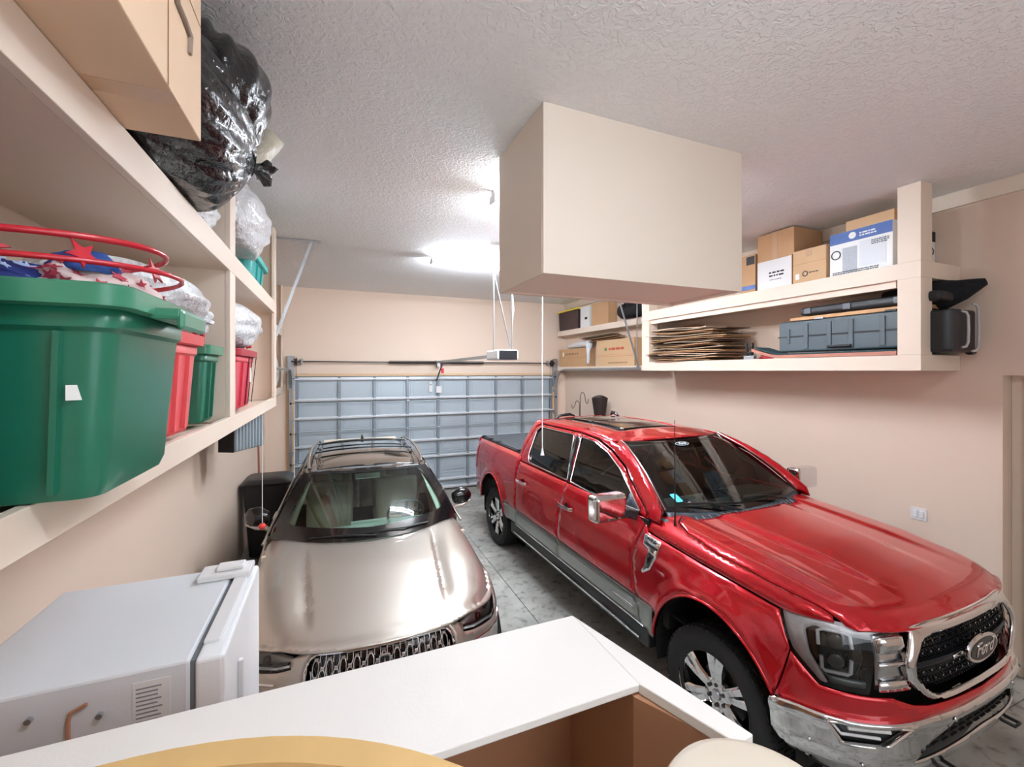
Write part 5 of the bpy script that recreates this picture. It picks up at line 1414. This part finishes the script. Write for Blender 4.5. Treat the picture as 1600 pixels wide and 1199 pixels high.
text('sticker_text', 'Ford', .048, M_PAPERW, st, SM @ Matrix.Translation((0, .002, .0036)), .0006, shear=.35, offset=.0008)
c = Vector(ws(-.80, .15, .006)); m = MB(); M_ = frame_M(c, (1, .0, 0), sticker_up); m.prism(rnd([(-.035, -.05), (.035, -.05), (.035, .05), (-.035, .05)], .015), .002, M_); m.build('teal_sticker', mat('teal_sticker', '#58C7D6', .5), wsn)
m = MB(); m.prism(oval(.018, .018, 16), .002, frame_M(Vector(ws(-.68, .09, .006)), (1, 0, 0), sticker_up)); m.build('round_sticker', M_PAPERW, wsn)
# cowl and wipers
m = MB(); vs = []; fs = []; NU = 40
for i in range(NU+1):
    u = i/NU*2-1; x = .80*u
    a = (x, .372+.13*(x/.8)**2, truck_top(x*.97, .36)-.004); b = ws(u, 0)
    for k in range(4): t_ = k/3; vs.append((a[0]+(b[0]-a[0])*t_, a[1]+(b[1]-a[1])*t_+.0, a[2]+(b[2]-a[2])*t_-.02*math.sin(PI*t_)))
for i in range(NU):
    for k in range(3): q = i*4+k; fs.append((q, q+4, q+5, q+1))
m.v = vs; m.f = fs; m.m = [0]*len(fs)
M_COWL = mat('slate_cowl', '#323A40', .55)
cw = m.build('cowl', M_COWL, TK, smooth=R(60), solid=.01)
m = MB()
for i in range(22):
    u = -.8+i*.076; x = .8*u; y0 = .372+.13*(x/.8)**2; m.bar((x, y0+.012, truck_top(x, .36)-.006), (x+.02, y0+.085, 1.402), .008, .006)
m.build('cowl_ribs', mat('cowl_rib_grey', '#6B7378', .5), cw)
for (u0, u1, v1) in ((-.15, -.78, .07), (.62, .02, .09)):
    m = MB(); p0 = Vector(ws(u0, -.03, .02)); p1 = Vector(ws((u0+u1)/2, .06, .035)); p2 = Vector(ws(u1, v1, .02)); p3 = Vector(ws(u0+.1, .045, .018))
    m.tube([p0, p1, p2], [.010, .009, .005], 6); m.bar(p3, p2, .010, .016); m.build('wiper', M_TRIMB, TK)
# roof
ZR = [(1.24, 1.872), (1.30, 1.887), (1.4, 1.915), (1.6, 1.948), (2.0, 1.968), (2.7, 1.966), (3.0, 1.945), (3.08, 1.925)]
def roof(x, y): return (x, y, smooth_lin(ZR, y)-.046*(abs(x)/.68)**2.2*(1-.45*max(0, min(1, (1.5-y)/.25))))
ro_ = [(-.64, 1.345), (-.32, 1.305), (0, 1.292), (.32, 1.305), (.64, 1.345), (.68, 1.42), (.685, 2.0), (.685, 2.9), (.66, 3.04), (.5, 3.08), (-.5, 3.08), (-.66, 3.04), (-.685, 2.9), (-.685, 2.0), (-.68, 1.42)]
SUN = rnd([(-.44, 1.62), (.44, 1.62), (.44, 2.96), (-.44, 2.96)], .05, 4)
rf = sheet('roof', ro_, roof, M_RED, TK, (0, 2, 0), .04, [SUN])
def rsh(P, name, mt, off, par=rf): return sheet(name, P, lambda x, y: (lambda p: (p[0], p[1], p[2]+off))(roof(x, y)), mt, par, (0, 2, 0), .05, thick=.006)
rsh(SUN, 'sunroof_surround', M_TRIMB, -.02)
rsh(rnd([(-.33, 1.70), (.41, 1.70), (.41, 2.30), (-.33, 2.30)], .04, 4), 'sunroof_front_glass', mat('brown_reflection_glass', '#2A1C16', .06, coat=.8), -.002)  # brown reflection put into the glass colour
rsh(rnd([(-.33, 2.33), (.41, 2.33), (.41, 2.92), (-.33, 2.92)], .04, 4), 'sunroof_rear_glass', bpy.data.materials['brown_reflection_glass'], -.002)
m = MB(); m.bar((-.36, 1.68, roof(-.36, 1.68)[2]-.006), (-.36, 2.9, roof(-.36, 2.9)[2]-.006), .02, .014); m.build('sunroof_rail', M_CHROME2, rf)
m = MB(); m.tube([(.48, 2.84, 1.935), (.48, 2.90, 1.965), (.48, 2.98, 1.978), (.48, 3.02, 1.935)], [.012, .022, .026, .012], 10); m.build('roof_antenna_fin', M_GLOSSB, rf, smooth=R(60))
m = MB(); m.tube([(-.42, 3.02, 1.925), (-.34, 3.03, 1.962), (-.2, 3.03, 1.972), (-.12, 3.03, 1.95)], [.012, .02, .02, .01], 10); m.build('rear_brake_lamp', M_TRIMB, rf, smooth=R(60))
# rear of the cab, tailgate, bed cover
m = MB(); m.b2((-.90, 3.06, .7), (.90, 3.10, 1.44)); m.build('cab_back', M_RED, TK)
def bk(x, z): return (x, 3.10+.02-(z-1.40)*.10, z)
bw = [(-.90, 1.40), (.90, 1.40), (.86, 1.60), (.72, 1.86), (.66, 1.915), (-.66, 1.915), (-.72, 1.86), (-.86, 1.60)]
BWIN = rnd([(-.66, 1.50), (.66, 1.50), (.60, 1.80), (-.60, 1.80)], .04)
sheet('cab_back_frame', bw, bk, M_RED, TK, (0, 2, 1.4), .06, [BWIN]); sheet('rear_window', BWIN, bk, M_GLST, TK, (0, 2, 1.4), .1, thick=0)
sheet('tailgate', rnd([(-.93, .66), (.93, .66), (.90, 1.455), (-.90, 1.455)], .02), lambda x, z: (x, 4.755+.012*math.cos(x*1.5), z), M_RED, TK, CEN, .08)
m = MB(); m.b2((-.92, 4.74, .46), (.92, 4.92, .64)); m.build('rear_bumper', M_CHROME, TK, bevel=.03)
m = MB(); m.b2((-.845, 3.13, 1.458), (.845, 4.73, 1.486)); bc = m.build('bed_cover', mat('slate_bed_cover', '#3A4148', .5), TK, bevel=.008)
for s in (-1, 1): MB().b2((s*.845, 3.13, 1.452), (s*.885, 4.73, 1.475)).build('cover_rail', M_TRIMB, bc)
for s in (-1, 1):
    for y in (3.28, 4.02, 4.35, 4.66): m = MB(); m.box((s*.845, y, 1.482), (.07, .055, .03)); m.build('cover_clamp', M_TRIMB, bc, bevel=.006)
for y, x in ((3.92, -.10), (3.80, -.06)): m = MB(); m.box((x, y, 1.490), (.09, .03, .012)); m.build('cover_latch', M_TRIMB, bc, bevel=.003)
m = MB(); m.b2((-.93, 3.12, .70), (.93, 4.70, .9)); m.build('bed_floor', M_CAVE, TK)
# antenna
m = MB(); m.tube([(-.845, .43, 1.34), (-.845, .43, 1.43), (-.845, .432, 1.80), (-.845, .435, 2.19)], [.012, .007, .0035, .0028], 8); m.build('mast_antenna', M_BLACK, TK, smooth=R(60))
# chassis core and cabin
m = MB(); m.b2((-.62, -.60, .32), (.62, 4.6, .66)); m.b2((-.60, -.66, .5), (.60, .35, 1.10)); m.b2((-.90, .62, .44), (.90, 3.05, .60)); m.b2((-.88, -.40, .70), (-.62, .50, .72)); m.build('chassis', M_CAVE, TK)
m = MB(); m.b2((-.90, .44, .60), (.90, .50, 1.36)); m.b2((-.94, .62, .6), (-.93, 3.05, 1.38)); m.b2((.93, .62, .6), (.94, 3.05, 1.38)); m.build('cabin_lining', M_CAVE, TK)
m = MB(); m.box((0, .74, 1.30), (1.74, .50, .20)); m.box((.40, .78, 1.41), (.46, .30, .06)); m.build('dashboard', M_DASH, TK, bevel=.04, seg=3)
m = MB(); m.box((0, .80, 1.40), (.30, .03, .14)); m.build('dash_screen', M_GLOSSB, TK, bevel=.01)
steering(TK, .42, 1.02, 1.36, M_TRIMB)
seat(TK, -.42, 1.78, .92, M_SEATD); seat(TK, .42, 1.78, .92, M_SEATD); seat(TK, -.42, 2.75, .95, M_SEATD); seat(TK, .42, 2.75, .95, M_SEATD)
m = MB(); m.box((0, 1.20, 1.78), (.26, .05, .075)); m.build('rear_view_mirror', M_GLOSSB, TK, bevel=.015)
for s in (-1, 1):
    m = MB(); m.tube([(s*.70, .92, 1.60), (s*.68, 1.0, 1.64), (s*.655, 1.09, 1.70), (s*.65, 1.13, 1.75)], .012, 8); m.build('grab_handle', mat('grey_handle', '#8B8E8C', .5), TK, smooth=R(60))
    m = MB(); m.box((s*.36, 1.36, 1.83), (.42, .18, .02)); m.build('sun_visor', M_SEATD, TK, bevel=.008)
m = MB(); m.b2((-.66, 1.42, 1.845), (.66, 3.0, 1.86)); m.build('headliner', M_SEATD, TK)
# ---------------- SUV ----------------
M_BEIGE = mat('champagne_metallic_paint', '#C4BBB0', .36, .72, coat=.7)
M_BGLASS = glass('suv_windscreen_glass', '#DDEFE6', .97)
M_CREAMI = mat('cream_leather', '#E0D4C2', .6); M_DASHL = mat('pale_dashboard', '#B4C4BE', .6)
M_ROOFG = mat('black_roof_glass', '#0C0B0B', .05, coat=.8)
SV = thing('suv', 'champagne beige SUV with black glass roof and chrome mesh grille', 'car', (.29, 3.55, 0), R(-1.2))
CS = (0, 1.5, .8)
def Ys(y, z): return (SB.sy(y), z)
ezs = lambda s: SB.edge_z(s)-.001
# hood: whole crown, seam close to the lamp line
def ringS(d, s0, s1, n=50):
    out = []
    for i in range(n+1):
        s = s0+(s1-s0)*i/n; k, t = SB.idx(s); p = SB.pl[k]; q = SB.pl[k+1]; nn = SB.N[k]
        out.append((p[0]+(q[0]-p[0])*t-nn[0]*d, p[1]+(q[1]-p[1])*t-nn[1]*d))
    return out
S3 = lambda x, y: (x, y, suv_top(x, y))
hrS = [(x, .37+.36*(abs(x)/.78)**2.2) for x in [.78-.065*i for i in range(0, 25)]]
rg = [p for p in ringS(.030, 0, 1.36, 30)]+[p for p in ringS(.078, 1.45, SB.sy(.78), 40)]
hoodS = rg+[(.80, .80)]+hrS+[(-.80, .80)]+[(-x, y) for x, y in rg[::-1][:-1]]
sheet('hood', hoodS, S3, M_BEIGE, SV, (0, 0, 0), .024, smooth=R(35))
GOs = rnd([(-.45, .80), (-.445, .90), (-.40, .945), (.40, .945), (.445, .90), (.45, .80), (.40, .62), (.30, .585), (-.30, .585), (-.40, .62)], .03, 3)
GIs = rnd([(-.432, .80), (-.428, .893), (-.392, .930), (.392, .930), (.428, .893), (.432, .80), (.385, .635), (.29, .602), (-.29, .602), (-.385, .635)], .025, 3)
HLs = [(.545, .905), (.535, .868), (.62, .842), (.90, .775), (1.06, .752), (1.17, .775), (1.25, .84), (1.38, .915), (1.25, .897), (1.15, .889), (1.0, .886), (.80, .895), (.65, .913)]
def fS(sg): return lambda s, z: SB(s, z, sg)
bumper = [(-1.30, .36), (-1.27, .60), (-1.28, .84), (-1.245, .835), (-1.17, .770), (-1.06, .747), (-.90, .770), (-.62, .837), (-.53, .863), (-.54, .908), (-.50, .928), (-.46, .938)]+[(x/20*.45, .952) for x in range(-20, 21)]+[(.46, .938), (.50, .928), (.54, .908), (.53, .863), (.62, .837), (.90, .770), (1.06, .747), (1.17, .770), (1.245, .835), (1.28, .84), (1.27, .60), (1.30, .36), (.9, .26), (-.9, .26)]
bsv = sheet('front_bumper', bumper, lambda s, z: SB(s, z, 1), M_BEIGE, SV, CS, .03, [GOs])
def domeS(s, z):
    d = edge_d((s, z), GOs); e = edge_d((s, z), GIs); t = d/(d+e+1e-6); return SB(s, z, 1, .004+.012*math.sin(PI*min(1, t*.8+.1)))
gsv = sheet('grille_surround', GOs, domeS, M_CHROME, SV, CS, .014, [GIs], smooth=R(50))
gbk = sheet('grille', GIs, lambda s, z: SB(s, z, 1, -.05), M_GLOSSB, SV, CS, .05)
m = MB(); cw_, ch_ = .0385, .088
web = MB()
for i in range(-12, 13):
    for j in range(-1, 6):
        s0 = i*cw_; z0 = .60+j*ch_+(ch_/2 if i % 2 else 0)
        H6 = [(-.30*cw_, -.46*ch_), (.30*cw_, -.46*ch_), (.56*cw_, -.20*ch_), (.56*cw_, .20*ch_), (.30*cw_, .46*ch_), (-.30*cw_, .46*ch_), (-.56*cw_, .20*ch_), (-.56*cw_, -.20*ch_)]
        P = [(s0+a*.80, z0+b*.90) for a, b in H6]
        ins_ = [inpoly(p, GIs) for p in P]
        if all(ins_): m.tube([SB(a, b, 1, -.006) for a, b in P], .0032, 5, closed=True)
        elif sum(ins_) > 2:
            P = [p for p, k in zip(P, ins_) if k]
            m.tube([SB(a, b, 1, -.006) for a, b in P], .0032, 5, caps=False)
        for q in (-.5, .5):
            c = (s0, z0+q*ch_)
            if inpoly(c, GIs) and edge_d(c, GIs) > .008: web.box(SB(c[0], c[1], 1, -.006), (.020, .005, .010))
m.v += web.v if False else []
m.build('grille_mesh', mat('bright_mesh', '#F0F0F0', .18, .8), gbk); web.build('mesh_bridges', bpy.data.materials['bright_mesh'], gbk)
EMs = frame_M((0, SB(0, .84, 1, .012)[1], .845), (1, 0, 0), (0, -.05, 1))
m = MB()
for P in ([(-.034, -.075), (.034, -.075), (.034, .075), (-.034, .075)],): m.prism(rnd(P, .02, 4), .012, EMs)
eo = m.build('emblem', M_CHROME, SV, bevel=.003)
m = MB(); m.prism(rnd([(-.026, -.066), (.026, -.066), (.026, .066), (-.026, .066)], .015, 4), .014, EMs); m.build('emblem_field', M_GLOSSB, eo)
m = MB(); m.prism([(0, -.066), (.010, 0), (0, .066), (-.010, 0)], .018, EMs); m.prism([(-.026, 0), (0, -.010), (.026, 0), (0, .010)], .018, EMs); m.build('emblem_star', M_CHROME, eo)
for sg, side in ((-1, 'n'), (1, 'f')):
    F = fS(sg)
    sh_ = sheet('headlamp', rnd(HLs, .01, 2), lambda s, z: SB(s, z, sg, -.03), mat('lamp_inner_grey', '#B9B4B0', .25, .6), SV, CS, .04)
    sheet('lens', rnd(HLs, .01, 2), lambda s, z: SB(s, z, sg, .001), M_LENS, sh_, CS, .04, thick=0)
    m = MB(); m.tube([SB(s, z, sg, -.006) for s, z in ((.545, .876), (.63, .853), (.90, .787), (1.06, .765), (1.16, .787), (1.24, .85), (1.33, .897))], .008, 6); m.build('light_strip', M_DRL, sh_, smooth=R(60))
    m = MB(); m.tube([SB(s, z, sg, -.004) for s, z in ((.55, .889), (.64, .868), (.90, .803), (1.05, .783), (1.13, .80), (1.2, .855))], .009, 6); m.build('dark_strip', M_GLOSSB, sh_, smooth=R(60))
    for s_, r_ in ((.74, .026), (.90, .030), (1.05, .030)):
        c = Vector(SB(s_, .860, sg, -.03)); nn = TBn = Vector((sg*SB.N[SB.idx(s_)[0]][0], SB.N[SB.idx(s_)[0]][1], .25)).normalized()
        m = MB(); m.tube([c, c+nn*.018, c+nn*.024], [r_, r_*.9, r_*.4], 16); m.build('projector', M_GLOSSB if s_ != .9 else mat('copper_lens', '#5A3830', .1, .4, coat=1), sh_, smooth=R(60))
    m = MB(); m.tube([SB(s, z, sg, .004) for s, z in ((.62, .775), (.80, .735), (.98, .695), (1.10, .674), (1.19, .70))], .007, 6); m.build('chrome_slit', M_CHROME, bsv, smooth=R(60))
    ar = [(SB.sy(y), z) for y, z in SB.arch(0, .40, .40, .30)]
    ol = [(1.305, .36), (1.277, .60), (1.288, .846), (1.40, .923)]
    s = 1.42; sE = SB.sy(.99)
    while s < sE: ol.append((s, ezs(s))); s += .05
    ol += [(sE, ezs(sE)), Ys(.97, .80), Ys(.93, .30)]+[p for p in ar[::-1]]
    sheet('front_fender', ol, F, M_BEIGE, SV, CS, .03)
    fdo = sheet('front_door', [Ys(.94, .30), Ys(.98, .80), Ys(1.0, 1.045), Ys(1.98, 1.06), Ys(2.0, .8), Ys(1.98, .30)], F, M_BEIGE, SV, CS, .05)
    ar2 = [(SB.sy(y), z) for y, z in SB.arch(2.85, .40, .40, .30)]
    rdo = sheet('rear_door', [Ys(1.99, .30), Ys(2.01, .8), Ys(1.99, 1.06), Ys(3.0, 1.08), Ys(2.98, .80)]+[p for p in ar2 if p[1] > .55 and p[0] < SB.sy(2.75)][::-1]+[Ys(2.44, .30)], F, M_BEIGE, SV, CS, .05)
    sheet('rear_quarter', [Ys(3.01, 1.08), Ys(3.60, 1.10), Ys(3.74, .9), Ys(3.76, .40), Ys(3.30, .30)]+[p for p in ar2[::-1] if p[0] > SB.sy(2.77)]+[Ys(2.99, .80)], F, M_BEIGE, SV, CS, .05)
    for y in (1.80, 2.75):
        m = MB(); p = SB(SB.sy(y), .98, sg, .02); m.box(p, (.02, .22, .03)); m.build('door_handle', M_CHROME2, fdo if y < 2 else rdo, bevel=.006)
    # side glass
    cs = lambda y, z: suv_side(y, z, sg)
    sw = [(.86, 1.08), (1.02, 1.06), (3.0, 1.09), (3.50, 1.20), (3.30, 1.42), (2.9, 1.55), (2.0, 1.605), (1.30, 1.60), (1.08, 1.52)]
    wf = [(1.05, 1.10), (1.95, 1.11), (1.97, 1.53), (1.40, 1.52)]
    wr = [(2.05, 1.11), (2.95, 1.13), (2.85, 1.50), (2.06, 1.53)]
    sheet('side_frame', sw, cs, M_GLOSSB, SV, CS, .05, [rnd(wf, .03, 3), rnd(wr, .03, 3)])
    ci = lambda y, z: suv_side(y, z, sg, -.006)
    sheet('side_window', rnd(wf, .03, 3), ci, glass('suv_side_glass', '#B8CCC4', .8), fdo, CS, .08, thick=0)
    sheet('side_window', rnd(wr, .03, 3), ci, M_GLST, rdo, CS, .08, thick=0)
    # A pillar
    A0 = [(.835, .80, 1.075), (.80, .86, 1.15), (.74, .93, 1.27), (.68, .99, 1.39), (.625, 1.04, 1.50), (.585, 1.08, 1.575)]
    B0 = [suv_side(y, z, 1) for y, z in ((.90, 1.075), (.93, 1.15), (1.01, 1.27), (1.09, 1.39), (1.16, 1.50), (1.24, 1.585))]
    m = MB(); vs = []; fs = []
    for i, (a, b) in enumerate(zip(A0, B0)):
        for k in range(5):
            t_ = k/4; vs.append((sg*(a[0]+(b[0]-a[0])*t_), a[1]+(b[1]-a[1])*t_, a[2]+(b[2]-a[2])*t_+.012*math.sin(PI*t_)))
    for i in range(5):
        for k in range(4): q = i*5+k; fs.append((q, q+1, q+6, q+5))
    m.add(vs, fs).build('windscreen_pillar', M_GLOSSB, SV, smooth=R(60), solid=.01)
    m = MB(); m.tube([(sg*.895, .78, 1.035), (sg*.86, .92, 1.10), (sg*.80, 1.02, 1.22), (sg*.735, 1.10, 1.33)], [.012, .010, .008, .006], 6); m.build('pillar_trim', M_BEIGE, SV, smooth=R(60))
    # roof rail
    m = MB(); P = [(sg*.545, 1.12, 1.60), (sg*.56, 1.25, 1.645), (sg*.572, 1.7, 1.672), (sg*.565, 2.2, 1.675), (sg*.535, 2.6, 1.655), (sg*.525, 2.72, 1.62)]
    m.tube(P, .014, 8); m.build('roof_rail', mat('rail_silver', '#B9B2AA', .25, .9), SV, smooth=R(60))
    # mirror
    m = MB(); m.tube([(sg*.90, 1.13, 1.165), (sg*.98, 1.145, 1.175), (sg*1.05, 1.15, 1.17), (sg*1.095, 1.155, 1.16)], [.06, .10, .095, .04], 16)
    m.v = [(v[0], 1.15+(v[1]-1.15)*.62, v[2]) for v in m.v]
    mo = m.build('mirror', M_GLOSSB, SV, smooth=R(60))
    m = MB(); m.tube([(sg*1.09, 1.125, 1.125), (sg*1.0, 1.11, 1.085), (sg*.92, 1.12, 1.075), (sg*.87, 1.13, 1.02)], [.010, .018, .024, .022], 8); m.build('mirror_base', M_BEIGE, mo, smooth=R(60))
    # wheels
    for ya in (0, 2.85):
        m = MB(); m.lathe([(.39, -sg*.25), (.39, 0)], (sg*.93, ya, .37), 'X', 28, a0=R(-10), a1=R(190)); m.lathe([(0, 0), (.40, 0)], (sg*.66, ya, .37), 'X', 28); m.build('wheel_well', M_CAVE, SV)
        wheel(SV, ya, sg*.80, sg, .365, .245, .25, 5, M_CHROME2, False)
# windscreen
def wss(u, v, off=0):
    b = (.835*u, .37+.43*abs(u)**2.2, 1.112-.037*u*u); t = (.585*u, .95+.13*u*u, 1.592-.017*u*u)
    k = .025*math.sin(PI*v)
    return (b[0]+(t[0]-b[0])*v+.02*u*math.sin(PI*v), b[1]+(t[1]-b[1])*v-k*.7-off*.7, b[2]+(t[2]-b[2])*v+k*.6+off*.7)
m = MB(); NU, NV = 28, 14; vs = []; fs = []
for j in range(NV+1):
    for i in range(NU+1): vs.append(wss(i/NU*2-1, j/NV))
for j in range(NV):
    for i in range(NU): q = j*(NU+1)+i; fs.append((q, q+1, q+NU+2, q+NU+1))
m.v = vs; m.f = fs; m.m = [0]*len(fs)
wo = m.build('windscreen', M_BGLASS, SV, smooth=R(80), recalc=False)
inner = rnd([(-.88, .24), (-.86, .92), (-.78, .955), (.78, .955), (.86, .92), (.88, .24), (.80, .20), (0, .15), (-.80, .20)], .05, 4)
sheet('black_border', [(-1, 0), (-1, 1), (0, 1), (1, 1), (1, 0), (0, 0)], lambda u, v: wss(u, v, .003), mat('screen_border', '#131315', .18, coat=.4), wo, (0, 2, 1.0), .05, [inner], thick=0)
m = MB(); 
for (a, b, c_, w_) in (((.05, .03), (.05, .05), (-.62, .035), .0), ((.62, .06), (.60, .07), (.08, .075), 0)):
    m.tube([wss(a[0], a[1], .015), wss((a[0]+c_[0])/2, .06, .028), wss(c_[0], c_[1], .015)], [.010, .008, .004], 6); m.bar(wss(a[0]-.03, .065, .014), wss(c_[0], c_[1], .016), .008, .014)
m.build('wiper', M_TRIMB, SV)
# roof
ZS = [(.90, 1.580), (1.05, 1.603), (1.3, 1.632), (1.8, 1.655), (2.4, 1.650), (3.0, 1.60), (3.45, 1.50)]
def roofs(x, y): return (x, y, smooth_lin(ZS, y)-.045*(abs(x)/.60)**2.3)
RO = [(-.585, 1.085), (-.30, .985), (0, .955), (.30, .985), (.585, 1.085), (.60, 1.4), (.60, 2.2), (.58, 3.0), (.52, 3.42), (-.52, 3.42), (-.58, 3.0), (-.60, 2.2), (-.60, 1.4)]
PAN = rnd([(-.48, 1.12), (0, 1.06), (.48, 1.12), (.50, 1.6), (.50, 2.55), (-.50, 2.55), (-.50, 1.6)], .04, 4)
ros = sheet('roof', RO, roofs, M_GLOSSB, SV, (0, 2, 0), .05, [PAN])
sheet('panoramic_glass', PAN, lambda x, y: roofs(x, y)[:2]+(roofs(x, y)[2]-.003,), M_ROOFG, SV, (0, 2, 0), .06, thick=.006)
for y in (1.75, 2.35): MB().tube([(x/10*.53, y, roofs(x/10*.53, y)[2]+.028) for x in range(-10, 11)], .009, 6).build('cross_bar', M_GLOSSB, SV, smooth=R(60))
for sg in (-1, 1):
    sheet('pillar_lining', [(sg*.80, .18), (sg*.895, .20), (sg*.86, .60), (sg*.84, .88), (sg*.80, .60)], lambda u, v: wss(u, v, -.03), mat('pale_green_lining', '#DFE9DF', .6), SV, (0, -2, 1.2), .06, thick=.004)
m = MB(); m.tube([(0, 2.62, 1.635), (0, 2.68, 1.67), (0, 2.74, 1.69), (0, 2.76, 1.64)], [.02, .018, .008, .012], 8); m.build('roof_antenna_fin', M_GLOSSB, SV, smooth=R(60))
# tailgate and rear bumper
def tg(u, v):
    a = (u*.80, 3.84-.12*abs(u)**3, 1.02); b = (u*.52, 3.44, 1.50)
    return tuple(a[i]+(b[i]-a[i])*v for i in range(3))
sheet('tailgate_glass', [(-1, 0), (1, 0), (1, 1), (-1, 1)], tg, M_GLST, SV, (0, 2, 1), .15, thick=.01)
sheet('tailgate', [(-SB.L, .35), (-SB.sy(3.74), .35), (-SB.sy(3.72), 1.05), (-SB.L, 1.05)], lambda s, z: SB(abs(s), z, -1), M_BEIGE, SV, CS, .08)
sheet('tailgate_half', [(SB.L, .35), (SB.sy(3.74), .35), (SB.sy(3.72), 1.05), (SB.L, 1.05)], lambda s, z: SB(s, z, 1), M_BEIGE, SV, CS, .08)
# core and cabin
m = MB(); m.b2((-.66, -.45, .26), (.66, 3.4, .50)); m.b2((-.62, -.60, .30), (.62, .35, .86)); m.b2((-.86, .60, .28), (.86, 2.45, .5)); m.build('chassis', M_CAVE, SV)
m = MB(); m.b2((-.86, .50, .5), (.86, .54, 1.03)); m.b2((-.90, .95, .5), (-.89, 3.3, 1.05)); m.b2((.89, .95, .5), (.90, 3.3, 1.05)); m.build('cabin_lining', M_CREAMI, SV)
m = MB(); m.box((0, .74, .99), (1.58, .44, .16)); m.build('dashboard', M_DASHL, SV, bevel=.05, seg=3)
m = MB(); m.box((.38, .83, 1.075), (.40, .17, .05)); m.build('instrument_hood', M_DASHL, SV, bevel=.02, seg=3)
m = MB(); m.box((.38, .865, 1.07), (.30, .10, .055)); m.build('instrument_screen', M_GLOSSB, SV, bevel=.005)
m = MB(); m.box((0, .93, 1.05), (.34, .03, .10)); m.build('centre_screen', mat('pale_screen_bezel', '#B8C6C0', .3), SV, bevel=.01)
steering(SV, .38, 1.10, 1.08, mat('grey_leather', '#6B6A64', .5), -58, .18)
seat(SV, -.38, 1.80, .62, M_CREAMI); seat(SV, .38, 1.80, .62, M_CREAMI); seat(SV, -.38, 2.65, .64, M_CREAMI); seat(SV, .38, 2.65, .64, M_CREAMI)
m = MB(); m.box((0, 1.12, 1.50), (.25, .05, .07)); m.build('rear_view_mirror', mat('mirror_pale', '#C5CCC9', .1, .8), SV, bevel=.012)
m = MB(); m.b2((-.50, 2.55, 1.55), (.50, 3.3, 1.56)); m.b2((-.56, 1.15, 1.555), (-.48, 2.6, 1.565)); m.b2((.48, 1.15, 1.555), (.56, 2.6, 1.565)); m.build('headliner', M_CREAMI, SV)
m = MB(); m.tube([(-.72, 1.75, 1.35), (-.60, 1.70, 1.15), (-.50, 1.62, .95), (-.40, 1.55, .80)], .018, 4); m.tube([(.72, 1.75, 1.35), (.62, 1.72, 1.15), (.56, 1.66, .95)], .018, 4); m.build('seat_belt', mat('beige_belt', '#B59C76', .7), SV)
